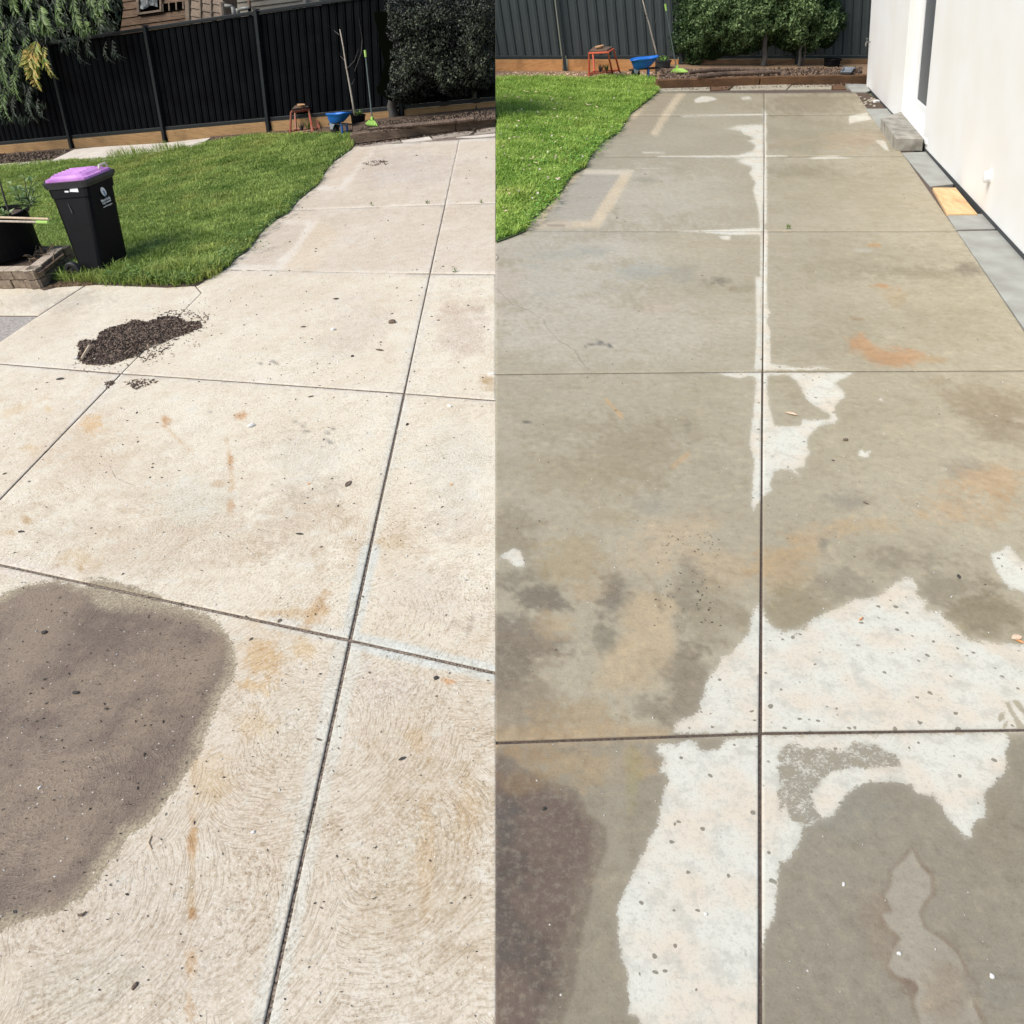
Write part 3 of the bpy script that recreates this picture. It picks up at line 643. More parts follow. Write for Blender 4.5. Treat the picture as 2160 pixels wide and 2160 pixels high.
p.blob(1965, 760, 30, 10, (196, 160, 112), .6); p.blob(1868, 603, 32, 6, (204, 150, 94), .85, 5); p.blob(1845, 516, 14, 4, (206, 158, 100), .8); p.blob(1808, 672, 16, 4, (176, 150, 114), .7); p.blob(1880, 625, 30, 20, (196, 170, 130), .5)
p.blob(1820, 528, 22, 5, (214, 210, 198), .8)
p.blob(1800, 900, 170, 80, (188, 178, 150), .5); p.blob(2080, 850, 120, 34, (172, 156, 126), .7, 15); p.blob(2110, 900, 70, 40, (158, 142, 116), .6, 20); p.blob(1940, 940, 100, 40, (196, 186, 160), .5)
p.blob(2040, 990, 60, 22, (156, 146, 128), .6); p.blob(2110, 1010, 80, 34, (206, 174, 134), .7); p.blob(2000, 1070, 90, 44, (204, 174, 136), .7); p.blob(2110, 1080, 60, 40, (196, 166, 126), .6)
p.blob(1800, 1060, 60, 20, (158, 151, 136), .6); p.blob(1950, 1080, 30, 50, (206, 178, 140), .5)
p.blob(1700, 1150, 90, 26, (212, 188, 152), .75, -25); p.blob(1860, 1110, 100, 34, (210, 184, 144), .7); p.blob(1660, 1200, 60, 60, (204, 178, 138), .7); p.blob(1740, 1145, 16, 16, (148, 144, 128), .7)
p.blob(1900, 1180, 120, 40, (164, 154, 132), .8); p.blob(2000, 1240, 120, 50, (160, 150, 128), .8); p.blob(2080, 1290, 80, 60, (158, 146, 118), .85); p.blob(1700, 1280, 90, 50, (168, 156, 126), .8); p.blob(1790, 1230, 70, 36, (162, 152, 132), .7)
p.blob(1690, 790, 60, 40, (182, 170, 138), .6)
# lower slabs
p.poly([(1604, 1560), (2900, 1545), (2900, 2620), (1604, 2620)], (158, 150, 132), .85, 20, 6); p.poly([(1000, 1575), (1604, 1555), (1604, 2620), (1000, 2620)], (162, 152, 132), .85, 20, 6)
p.blob(1240, 1615, 110, 34, (190, 168, 132), .75); p.blob(1300, 1700, 20, 130, (176, 166, 144), .7); p.blob(1335, 1640, 14, 60, (172, 162, 118), .5); p.blob(1100, 1590, 60, 16, (176, 148, 110), .7)
p.poly(q(3.45, 1040, 1600, [(-200, -40), (120, -20), (340, 150), (620, 220), (700, 400), (830, 500), (840, 640), (770, 820), (730, 900), (700, 1100), (640, 1330), (620, 1500), (590, 1700), (500, 1932), (380, 2200), (-200, 2200)]), (140, 127, 109), .8, 10, 3)
p.poly(q(3.45, 1040, 1600, [(-200, 0), (20, 0), (160, 120), (400, 200), (640, 330), (700, 470), (760, 640), (680, 820), (590, 950), (560, 1150), (480, 1300), (450, 1550), (380, 1800), (330, 1932), (280, 2200), (-200, 2200)]), (128, 111, 99), .9, 34, 24)
p.blob(1060, 1900, 60, 170, (98, 93, 86), .6); p.blob(1150, 2060, 60, 90, (96, 92, 84), .5); p.blob(1050, 1740, 40, 50, (108, 102, 95), .5); p.blob(1110, 1650, 60, 22, (160, 136, 104), .6)
sh = q(3.45, 1600, 1600, [(1120, 660), (1180, 780), (1250, 860), (1260, 980), (1200, 1050), (1170, 1120), (1210, 1230), (1330, 1310), (1450, 1420), (1510, 1560), (1590, 1650), (1560, 1800), (1620, 1932), (1620, 2300), (1150, 2300), (1180, 1932), (1130, 1780), (1170, 1670), (1140, 1620), (1000, 1570), (940, 1510), (980, 1400), (1040, 1310), (960, 1230), (890, 1130), (970, 1110), (920, 1000), (960, 930), (960, 820), (1050, 750)])
p.line(sh + sh[:1], 8, (148, 128, 106), .7, 12, 9); p.blob(1855, 1960, 30, 60, (156, 138, 116), .5, -20); p.blob(1925, 2080, 22, 22, (138, 116, 98), .6)
p.poly(sh, (182, 174, 156), .95, 5, 4); p.blob(2000, 2100, 50, 60, (160, 142, 118), .5); p.blob(1780, 1700, 110, 60, (156, 154, 138), .5); p.blob(2100, 1750, 60, 100, (162, 150, 128), .5)
p.blob(2120, 2080, 60, 60, (146, 144, 132), .4)
# cream repair bands
CR = (238, 220, 188); z8 = lambda L: q(4.2, 1040, 150, L)
p.poly(z8([(1640, 188), (1706, 190), (1610, 330), (1530, 440), (1450, 575), (1390, 565), (1440, 480), (1500, 370), (1560, 290)]), CR, .95, 3, 1.5)
p.poly(z8([(1230, 380), (1370, 270), (1375, 300), (1290, 390), (1200, 480), (1165, 470)]), (236, 214, 178), .9, 3, 2)
p.poly(z8([(1375, 270), (1440, 190), (1630, 190), (1500, 370), (1390, 560), (1090, 575), (1160, 490), (1290, 390)]), (196, 180, 152), .7, 4, 2)
p.poly(z8([(820, 878), (1255, 878), (1225, 912), (790, 915)]), (238, 226, 204), .95, 3, 1); p.poly(z8([(1135, 912), (1240, 890), (1080, 1180), (940, 1388), (690, 1388), (700, 1330), (860, 1325), (1000, 1110)]), CR, .95, 3, 1)
p.poly(z8([(290, 1392), (440, 1392), (690, 1388), (690, 1330), (450, 1325), (370, 1290)]), (230, 212, 186), .9, 3, 1); p.poly(z8([(780, 915), (690, 915), (380, 1290), (450, 1325), (490, 1260), (640, 1050)]), (234, 212, 176), .9, 3, 1.5)
p.poly(z8([(790, 918), (1130, 915), (1000, 1110), (860, 1322), (460, 1322), (640, 1050)]), (196, 188, 172), .75, 3, 1.5); p.line(z8([(470, 1375), (640, 1375)]), 2, (130, 120, 105), .8, 2, 1)
p.blob(1362, 380, 30, 6, (176, 170, 148), .85, 3, .3)
# dried white patches
E = p.edges.append; z32 = lambda L: q(3.45, 1600, 1050, L); z31 = lambda L: q(3.45, 1040, 1050, L); z33 = lambda L: q(3.45, 1040, 1600, L); z34 = lambda L: q(3.45, 1600, 1600, L); z27 = lambda L: q(3.22, 1600, 460, L); z6 = lambda L: q(4.2, 1400, 0, L)
E((z31([(1330, 1705), (1325, 1650), (1345, 1628), (1430, 1600), (1490, 1560), (1530, 1450), (1540, 1380), (1580, 1290), (1640, 1230), (1660, 1160), (1720, 1140), (1800, 1050), (1860, 1000), (1885, 850), (1925, 760)]) + z32([(45, 865), (90, 920), (130, 965), (200, 975), (330, 950), (400, 880), (520, 830), (640, 765), (700, 742), (800, 735), (870, 720), (940, 660), (1000, 610), (1070, 578), (1120, 600), (1165, 640), (1150, 690), (1190, 760), (1230, 740), (1215, 830), (1260, 830), (1320, 830), (1380, 890), (1470, 960), (1490, 1015), (1620, 1045), (1700, 1050), (1830, 1065), (1990, 1070), (2500, 1050), (2500, 1480), (1980, 1700), (800, 1712), (15, 1720)]), 22))
E((z31([(1190, 1795), (1300, 1790), (1330, 1800), (1410, 1765), (1480, 1775), (1500, 1825), (1560, 1850), (1640, 1830), (1700, 1755), (1940, 1745)]) + z34([(10, -250), (150, 740), (145, 850), (135, 1000), (108, 1180), (60, 1240), (20, 1400), (6, 2300)]) + z33([(1150, 2300), (1085, 1932), (1040, 1870), (985, 1860), (1000, 1780), (990, 1750), (980, 1580), (935, 1450), (910, 1250), (905, 1080), (960, 980), (990, 890), (1060, 760), (1130, 600), (1200, 480), (1225, 330), (1270, 150), (1265, 110), (1215, 90), (1250, 0)]) + z31([(1250, 1932), (1240, 1880), (1190, 1850)]), 18))
E((z32([(15, 1730), (800, 1722), (1800, 1710), (1825, 1760), (1820, 1800), (1795, 1850), (1815, 1932)]) + z34([(1815, 40), (1800, 90), (1720, 180), (1640, 240), (1660, 400), (1630, 440), (1560, 480), (1550, 570), (1510, 582), (1425, 490), (1390, 440), (1330, 350), (1270, 270), (1150, 250), (1110, 200), (1000, 165), (900, 175), (800, 170), (660, 235), (600, 320), (560, 380), (510, 440), (430, 440), (400, 480), (330, 480), (300, 600), (260, 680), (200, 760), (150, 750), (10, 760)]), 20))
E((z32([(1690, 410), (1750, 385), (1830, 345), (1860, 400), (1920, 460), (2050, 480), (2050, 700), (1932, 690), (1830, 660), (1770, 590), (1715, 500)]), 16)); E((z31([(30, 460), (80, 400), (150, 370), (215, 400), (228, 500), (170, 505), (110, 460), (70, 440)]), 12))
E((z27([(-60, 1045), (640, 1050), (590, 1080), (515, 1120), (540, 1140), (580, 1180), (590, 1210), (530, 1260), (510, 1320), (545, 1360), (520, 1390), (430, 1400), (340, 1480), (330, 1540), (350, 1590), (320, 1640), (310, 1690), (250, 1700), (280, 1755), (200, 1700), (110, 1720), (80, 1800), (92, 1850), (60, 1875), (30, 1890), (-35, 1990), (-48, 1932), (-45, 1850), (-30, 1640), (-62, 1530), (-28, 1250), (-18, 1100)]), 13))
p.holes.append((z27([(62, 1068), (210, 1070), (270, 1120), (300, 1190), (345, 1250), (430, 1305), (500, 1345), (470, 1370), (300, 1370), (280, 1408), (110, 1412), (80, 1300), (60, 1180)]), -4, 13))
p.holes.append((z34([(150, -40), (230, -120), (380, -60), (480, -70), (600, -40), (700, -110), (830, -100), (1000, -20), (1040, 60), (800, 60), (640, 70), (520, 90), (430, 190), (380, 260), (430, 420), (340, 490), (240, 440), (200, 330), (150, 380)]), -.10, 20))
E((z27([(14, 500), (60, 505), (62, 600), (80, 640), (55, 700), (78, 760), (82, 900), (82, 985), (280, 1018), (400, 1005), (500, 1028), (10, 1032)]), 9)); E((z27([(-20, 400), (10, 400), (10, 1030), (-30, 1030), (-14, 820)]), 9))
E(([(1530, 271), (1560, 264), (1611, 262), (1612, 490), (1603, 482), (1599, 440), (1588, 400), (1594, 385), (1580, 366), (1588, 352), (1566, 346), (1552, 338), (1572, 333), (1560, 327), (1588, 318), (1594, 306), (1578, 298), (1592, 290), (1570, 284), (1562, 276)], 10)); E(([(1604, 488), (1620, 486), (1618, 620), (1603, 620)], 7))
E((z6([(880, 960), (915, 1015), (905, 1100), (918, 1160), (905, 1240), (918, 1300), (905, 1360), (915, 1440), (915, 1980), (880, 1980)]), 9))
E((z6([(150, 1024), (880, 1008), (880, 1024), (160, 1040)]), 4)); E((z6([(-60, 1384), (640, 1376), (1080, 1378), (1100, 1386), (700, 1400), (-60, 1394)]), 4.5)); E(([(1430, 488), (1520, 484), (1613, 480), (1613, 494), (1560, 496), (1480, 491)], 6)); E(([(1512, 498), (1540, 497), (1542, 506), (1526, 506)], 6))
E((z6([(265, 885), (340, 850), (430, 858), (475, 880), (390, 902), (280, 912)]), 5)); E((z6([(680, 862), (760, 852), (785, 878), (690, 884)]), 5)); E((z6([(1640, 1030), (1740, 1008), (1800, 1000), (1845, 1060), (1700, 1082), (1640, 1100)]), 5)); E((z6([(1865, 1238), (1960, 1245), (2000, 1340), (1950, 1320)]), 5))
E(([(1490, 787), (1550, 784), (1609, 785), (1609, 796), (1580, 793), (1560, 799), (1520, 790)], 8)); E((z27([(810, 1240), (830, 1215), (852, 1245), (825, 1240)]), 7)); E((z27([(672, 1600), (700, 1565), (720, 1590), (775, 1575), (745, 1610), (750, 1625), (700, 1625)]), 8)); E((z27([(840, 1445), (870, 1470), (850, 1470)]), 6))
E((z8([(1310, 712), (1520, 708), (1520, 724), (1330, 728)]), 4)); E((z8([(1290, 690), (1345, 684), (1350, 694), (1300, 698)]), 4)); E((z8([(1270, 852), (1540, 850), (1540, 862), (1270, 864)]), 5)); E(([(1720, 330), (1760, 328), (1800, 334), (1700, 336)], 5))
for P in ([(1795, 1490), (1830, 1480), (1850, 1560), (1900, 1650), (1870, 1640)], [(1850, 1480), (1890, 1475), (1960, 1560), (1960, 1620)], [(1750, 1570), (1790, 1555), (1790, 1600), (1740, 1640)], [(1780, 1650), (1820, 1620), (1800, 1680), (1770, 1690)], [(1860, 1560), (1900, 1620), (1960, 1680), (1880, 1690)], [(1830, 1740), (1880, 1730), (1900, 1800), (1840, 1810)]):
    p.holes.append((z32(P), -4, 9))
def swR(x, y): return np.clip(np.exp(-((x - 1420) / 230) ** 2 - ((y - 1200) / 150) ** 2) + np.exp(-((x - 1250) / 90) ** 2 - ((y - 1510) / 60) ** 2) + .6 * np.exp(-((x - 1200) / 120) ** 2 - ((y - 1010) / 50) ** 2) + .9 * np.exp(-((x - 1680) / 70) ** 2 - ((y - 1160) / 50) ** 2), 0, 1)
patR = patio()
cR = lambda pts, **k: slab(Rg, PR, pts, M['conc_R'], patR, swirl=swR, **k)
cR([(900, 1571), (1604, 1546), (1604, y2), (900, y2)], gap=.0085, tfac=1.1); cR([(1604, 1546), (2732, 1531), (2900, y2), (1604, y2)], gap=.0085, tfac=1.1)
cR([(900, 791), (1608.7, 784), (1604, 1546), (900, 1571)], gap=.008, tfac=1.2); cR([(1608.7, 784), (2218, 781.6), (2732, 1531), (1604, 1546)], gap=.008, tfac=1.2)
cR([(900, 485), (1611, 488), (1608.7, 784), (900, 791)], gap=.0065); cR([(1611, 488), (2019, 487), (2218, 781.6), (1608.7, 784)], gap=.0065)
cR([(1000, 486), (1611, 488), (1612, 330), (1190, 330)], gap=.0065); cR([(1612, 330), (1908, 328), (2019, 487), (1611, 488)], gap=.0065)
cR([(1612, 330), (1612, 242), (1280, 245), (1190, 330)], gap=.0065); cR([(1612, 242), (1838, 241), (1908, 328), (1612, 330)], gap=.0065)
cR([(1612, 242), (1612, 196), (1370, 194), (1280, 245)], gap=.0065); cR([(1612, 196), (1806, 195), (1838, 241), (1612, 242)], gap=.0065)
def ribbon(yd, pts, w, m, name, parent, h=.0012):
    b = MB(); P3 = [yd.g(x, y, h) for x, y in pts]
    for i in range(len(P3) - 1):
        d = (P3[i + 1] - P3[i]).normalized(); s_ = yd.N.cross(d) * w * random.uniform(.6, 1.3)
        b.add([P3[i] - s_, P3[i] + s_, P3[i + 1] + s_, P3[i + 1] - s_], [(0, 1, 2, 3)])
    return b.build(name, m, parent)
def wiggle(pts, k=5, a=1.6):
    out = []
    for (x0, y0), (x1, y1) in zip(pts, pts[1:]):
        for i in range(k): out.append((x0 + (x1 - x0) * i / k + random.uniform(-a, a), y0 + (y1 - y0) * i / k + random.uniform(-a, a)))
    return out + [pts[-1]]
M['crack'] = mat('hairline_crack', (.22, .19, .15), .9)
ribbon(Rg, wiggle(q(3.22, 1040, 460, [(18, 482), (60, 510), (90, 550), (150, 595), (240, 625), (340, 690), (375, 760), (450, 830), (560, 900), (600, 970), (650, 1035)])), .0016, M['crack'], 'crack', patR)
ribbon(Rg, wiggle([(1046, 551), (1052, 543), (1046, 536)], 2, .4), .004, M['crack'], 'crack', patR)
ribbon(Lf, wiggle(q(3.578, 0, 560, [(830, 1510), (870, 1600), (960, 1640), (1010, 1660)])), .0008, M['crack'], 'crack', patL)
print('slabs done')

# ------------------------------------------------------------------ builders shared by both yards
def axes_of(yd, A, Bp):
    U = yd.U; X = (Bp - A); X = (X - U * X.dot(U)).normalized(); return X, U.cross(X).normalized(), U
def fence(yd, name, label, a, b, posts, ytop, ypan, spacing, sheet_m, rail_m, wood_m, xr, woodtop=None, depth=.035, planks=1):
    """a, b: ground pixels of the fence foot; posts: foot pixel x of each post; ytop/ypan = (x, y) pixels on the top rail / panel foot; xr = pixel range built"""
    A, Bp = yd.g(*a), yd.g(*b); X, Y, U = axes_of(yd, A, Bp)
    if Y.dot(FW) < 0: Y = -Y
    n = Y; line = lambda x: (lambda P: A + X * ((P - A).dot(X)))(hit(x, a[1] + (b[1] - a[1]) * (x - a[0]) / (b[0] - a[0]), A, n))
    def hgt(xy): 
        P = hit(xy[0], xy[1], A, n); k = (P - A).dot(X); G0 = A + (Bp - A) * ((k) / ((Bp - A).dot(X))); return (P - G0).dot(U)
    Ht, Hp = hgt(ytop), hgt(ypan)
    root = thing(name, label, 'fence', A, (X, Y, U))
    def G0(k): return A + (Bp - A) * (k / (Bp - A).dot(X))
    ks = [(line(x) - A).dot(X) for x in posts]; k0 = (line(xr[0]) - A).dot(X); k1 = (line(xr[1]) - A).dot(X)
    clip = yd.side
    bays = sorted([k for k in ks if k0 <= k <= k1]); ends = [k0] + bays + [k1]
    for k in bays:
        m = MB(); P = G0(k); m.box(P + U * (Ht * .5 - .04) - Y * .03, X, Y, U, .062, .085, Ht + .14); m.build('post', rail_m, root, clip=clip, bevel=.004)
        c = MB(); c.box(P + U * (Ht + .045) - Y * .03, X, Y, U, .075, .098, .018); c.build('post_cap', rail_m, root, clip=clip)
    for i in range(len(ends) - 1):
        ka, kb = ends[i] + .031, ends[i + 1] - .031
        if kb - ka < .1: continue
        Pa, Pb = G0(ka), G0(kb); mid = (Pa + Pb) / 2; L = kb - ka; S = (Pb - Pa).normalized()
        Zs = (U - S * U.dot(S)).normalized()
        for hh, nm, th in ((Ht, 'top_rail', .05), (Hp, 'bottom_rail', .055)):
            m = MB(); m.box(mid + U * hh, S, Y, Zs, L, .06, th); m.build(nm, rail_m, root, clip=clip, bevel=.006)
        nst = max(1, int(round(L / spacing))); w = L / nst
        for j in range(nst):
            u0 = Pa + S * (w * j); lo, hi = Hp + .03, Ht - .03
            prof = [(0, 0), (w * .40, 0), (w * .46, -depth * .25), (w * .62, -depth * .25), (w * .68, 0), (w * .80, 0), (w * .845, depth), (w * .955, depth), (w, 0)]
            vs = []
            for (dx, dy) in prof: vs.append(u0 + S * dx + Y * dy + U * lo); vs.append(u0 + S * dx + Y * dy + U * hi)
            m = MB(); m.add(vs, [(2 * q_, 2 * q_ + 2, 2 * q_ + 3, 2 * q_ + 1) for q_ in range(len(prof) - 1)])
            m.build('steel_sheet', sheet_m, root, clip=clip)
        wt = Hp - .032
        for pk in range(planks):
            z0 = -.06 + (wt + .06) * pk / planks; z1 = -.06 + (wt + .06) * (pk + 1) / planks - .004
            wm = wood_m(ka, i) if callable(wood_m) else wood_m
            m = MB(); m.box(mid + U * ((z0 + z1) / 2) + Y * random.uniform(-.004, .004), S, Y, Zs, L - .01, .05, z1 - z0); m.build('sleeper_board', wm, root, clip=clip, bevel=.006)
    return root, A, X, Y, U, Ht

def blades(yd, name, poly_px, m, density, hgt, wid, label, seed, extra=None, flat=.5):
    P = clip_poly(poly_px, SEAM, yd.side)
    G = [yd.g(*q_) for q_ in P]; r = np.random.default_rng(seed)
    E1 = (max(G, key=lambda g_: (g_ - G[0]).length) - G[0]).normalized(); E1 = (E1 - yd.N * E1.dot(yd.N)).normalized(); E2 = yd.N.cross(E1); O = G[0]
    uv = [((g_ - O).dot(E1), (g_ - O).dot(E2)) for g_ in G]; us = [a_[0] for a_ in uv]; vs = [a_[1] for a_ in uv]
    area = (max(us) - min(us)) * (max(vs) - min(vs)); n = int(area * density)
    U_ = r.uniform(min(us), max(us), n); V_ = r.uniform(min(vs), max(vs), n)
    sd = sdf_poly(U_, V_, uv) + (fbm(U_ * 5, V_ * 5, 3) - .5) * .12; k = sd > 0; U_, V_ = U_[k], V_[k]
    cl = fbm(U_ * 3.2, V_ * 3.2, seed + 1); cl2 = fbm(U_ * 14, V_ * 14, seed + 2, 2)
    n = len(U_)
    O, E1n, E2n, Nn = [np.array(v) for v in (O, E1, E2, yd.N)]
    base = O + U_[:, None] * E1n + V_[:, None] * E2n
    h = hgt * (.45 + .9 * cl) * r.uniform(.6, 1.25, n) * (.7 + .6 * cl2); az = r.uniform(0, 2 * np.pi, n) + 3 * cl; w = wid * r.uniform(.6, 1.4, n)
    d = np.cos(az)[:, None] * E1n + np.sin(az)[:, None] * E2n; s_ = -np.sin(az)[:, None] * E1n + np.cos(az)[:, None] * E2n
    ln = flat * r.uniform(.3, 1.7, n)
    p0 = base; p1 = base + Nn * (h * .6)[:, None] + d * (h * ln * .35)[:, None]; p2 = base + Nn * (h * np.clip(1.05 - .35 * ln, .35, 1))[:, None] + d * (h * ln * 1.05)[:, None]
    W2 = s_ * (w / 2)[:, None]
    V5 = np.stack([p0 - W2, p0 + W2, p1 + W2 * .85, p1 - W2 * .85, p2], 1).reshape(-1, 3)
    # drop anything crossing the seam plane
    dd = (V5.reshape(n, 5, 3) - np.array(CAM)) @ np.array(SN) * yd.side; ok = dd.min(1) > 0
    V5 = V5.reshape(n, 5, 3)[ok].reshape(-1, 3); n2 = int(ok.sum()); b_ = np.arange(n2)[:, None] * 5
    F = np.concatenate([b_ + np.array([[0, 1, 2]]), b_ + np.array([[0, 2, 3]]), b_ + np.array([[3, 2, 4]])], 0)
    rr = np.clip(r.normal(.5, .28, n) + (cl - .5) * .8, 0, 1)[ok]
    me = np_mesh(name, V5, F, {'rnd': np.repeat(rr, 5)})
    o = link_mesh(name, me, m, origin=Vector(base[0])); mark(o, label, 'grass', kind='stuff'); return o, (base[ok], cl[ok])

def leaves(name, C_, D_, Nn_, L, Wd, m, parent=None, origin=None, rnd=None, side=0, fold=.25):
    """folded diamond leaves: centre, direction, normal arrays"""
    n = len(C_); D_ = D_ / np.linalg.norm(D_, axis=1)[:, None]; S = np.cross(D_, Nn_); S /= np.linalg.norm(S, axis=1)[:, None] + 1e-9; Nn_ = np.cross(S, D_)
    L = np.broadcast_to(L, n)[:, None]; Wd = np.broadcast_to(Wd, n)[:, None]
    V = np.stack([C_ - D_ * L / 2, C_ + S * Wd / 2 + Nn_ * Wd * fold, C_ + D_ * L / 2, C_ - S * Wd / 2 + Nn_ * Wd * fold], 1)
    if side:
        dd = (V - np.array(CAM)) @ np.array(SN) * side; ok = dd.min(1) > .0005; V = V[ok]; rnd = rnd[ok] if rnd is not None else None; n = len(V)
    b_ = np.arange(n)[:, None] * 4; F = np.concatenate([b_ + np.array([[0, 1, 2]]), b_ + np.array([[0, 2, 3]])], 0)
    if rnd is None: rnd = rng.random(n)
    me = np_mesh(name, V.reshape(-1, 3), F, {'rnd': np.repeat(rnd, 4)})
    return link_mesh(name, me, m, parent, origin)
def rvec(n, r=rng):
    v = r.normal(size=(n, 3)); return v / np.linalg.norm(v, axis=1)[:, None]
def plane_pts(px, py, p, nrm):
    r = np.outer(px - CX, np.array(RX)) + np.outer(py - CY, np.array(DN)) + np.array(FW)[None] * FPX
    t = (np.array(p - CAM) @ np.array(nrm)) / (r @ np.array(nrm)); return np.array(CAM) + r * t[:, None]
def sample_poly(poly, n, r=rng):
    xs = [q_[0] for q_ in poly]; ys = [q_[1] for q_ in poly]; X = r.uniform(min(xs), max(xs), n * 3); Y = r.uniform(min(ys), max(ys), n * 3)
    k = inside(X, Y, poly); return X[k][:n], Y[k][:n]
def hedge(yd, name, label, foot_a, foot_b, outline, m, core_m, trunks, n, lsize, depth, side, lump=.12, trunk_m=None, bias=0.):
    A, Bp = yd.g(*foot_a), yd.g(*foot_b); X, Y, U = axes_of(yd, A, Bp)
    if Y.dot(FW) < 0: Y = -Y
    root = thing(name, label, 'hedge', (A + Bp) / 2, (X, Y, U))
    px, py = sample_poly(outline, n); C0 = plane_pts(px, py, A, Y)
    u = (C0 - np.array(A)) @ np.array(X); v = (C0 - np.array(A)) @ np.array(U)
    bump = fbm(u * 3 + 50, v * 3 + 50, 31) - .5; b2 = fbm(u * 9 + 50, v * 9 + 50, 37, 2) - .5
    edge = np.clip(sdf_poly(px, py, outline) / 60, 0, 1)
    lay = np.abs(rng.normal(0, 1, len(px))) * depth * .35
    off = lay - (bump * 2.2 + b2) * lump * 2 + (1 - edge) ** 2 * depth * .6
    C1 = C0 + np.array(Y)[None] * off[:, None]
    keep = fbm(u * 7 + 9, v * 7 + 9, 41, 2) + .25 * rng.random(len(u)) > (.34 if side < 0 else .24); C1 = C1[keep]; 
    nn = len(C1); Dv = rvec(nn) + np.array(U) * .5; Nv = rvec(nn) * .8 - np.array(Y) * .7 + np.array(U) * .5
    rd = np.clip(rng.random(nn) ** 1.3 + (-(off[keep]) * 1.5 + bias), 0, 1)  # leaves set deeper are coloured darker, shade put into their tone
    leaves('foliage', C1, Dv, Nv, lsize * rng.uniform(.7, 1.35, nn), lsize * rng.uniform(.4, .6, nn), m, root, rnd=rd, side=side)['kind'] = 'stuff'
    # near-black solid: the shade inside the hedge put into colour
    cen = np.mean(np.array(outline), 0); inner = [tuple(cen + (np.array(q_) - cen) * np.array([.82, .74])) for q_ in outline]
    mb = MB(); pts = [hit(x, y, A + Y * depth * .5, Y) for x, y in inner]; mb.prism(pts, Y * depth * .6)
    mb.build('shade_core', core_m, root, clip=side)
    for t_ in trunks:
        m2 = MB(); base = yd.g(t_[0], t_[1]) + Y * t_[4]; top = hit(t_[2], t_[3], base, Y) + U * .3
        pts = [base - U * .05]; 
        for q_ in range(1, 6): pts.append(base + (top - base) * q_ / 5 + X * random.uniform(-.02, .02))
        m2.tube(pts, [t_[5] * (1.25 - .1 * q_) for q_ in range(6)], 8); m2.build('trunk', trunk_m or M['twig'], root, clip=side, smooth=True)
    return root, A, X, Y, U

def quadbox(yd, name, P4, thick, m, parent, n, bevel=0, clip=0):
    m_ = MB(); m_.prism(P4, n * thick); return m_.build(name, m, parent, bevel=bevel, clip=clip)

def stool(yd, label, feet, seat, bowl, red, cat='stool'):
    F = [yd.g(*f) for f in feet]; h = yd.height(F[0], seat[0][1]); P0 = F[0] + yd.U * h
    S = [hit(x, y, P0, yd.U) for x, y in seat]
    cen = sum(F, Vector()) / 4; root = thing('step_stool', label, cat, cen, None)
    ring = MB()
    for i in range(4): ring.tube([S[i], S[(i + 1) % 4]], .017, 6)
    ring.build('top_frame', red, root, smooth=False)
    for i in range(4): MB().tube([S[i], F[i]], [.018, .022], 6).build('leg', red, root)
    for i, j in ((0, 1), (1, 2), (2, 3), (3, 0)):
        a_ = F[i] + (S[i] - F[i]) * .10; b_ = F[j] + (S[j] - F[j]) * .10; MB().tube([a_, b_], .012, 6).build('crossbar', red, root)
    c = sum(S, Vector()) / 4; q4 = [c + (s_ - c) * .94 + yd.U * .016 for s_ in S]
    MB().prism(q4, yd.U * .03).build('seat', M['seat'], root, bevel=.006)
    # bowl resting on the stool
    bx = (bowl[0] + bowl[1]) / 2; B0 = c + yd.U * .048; B0 = hit(bx, bowl[3] - (bowl[3] - bowl[2]) * .25, B0, yd.U)
    ppm = FPX / (B0 - CAM).dot(FW); rr = (bowl[1] - bowl[0]) / 2 / ppm
    X = (S[1] - S[0]).normalized(); X = (X - yd.U * X.dot(yd.U)).normalized(); Y = yd.U.cross(X)
    o = MB().lathe(B0, X, Y, yd.U, [(rr * .55, 0), (rr * .8, rr * .22), (rr, rr * .55), (rr * .93, rr * .55), (rr * .7, rr * .25), (0.001, rr * .16)], 20, True, False).build('bowl', M['bowl'], origin=B0, smooth=True)
    return root, o

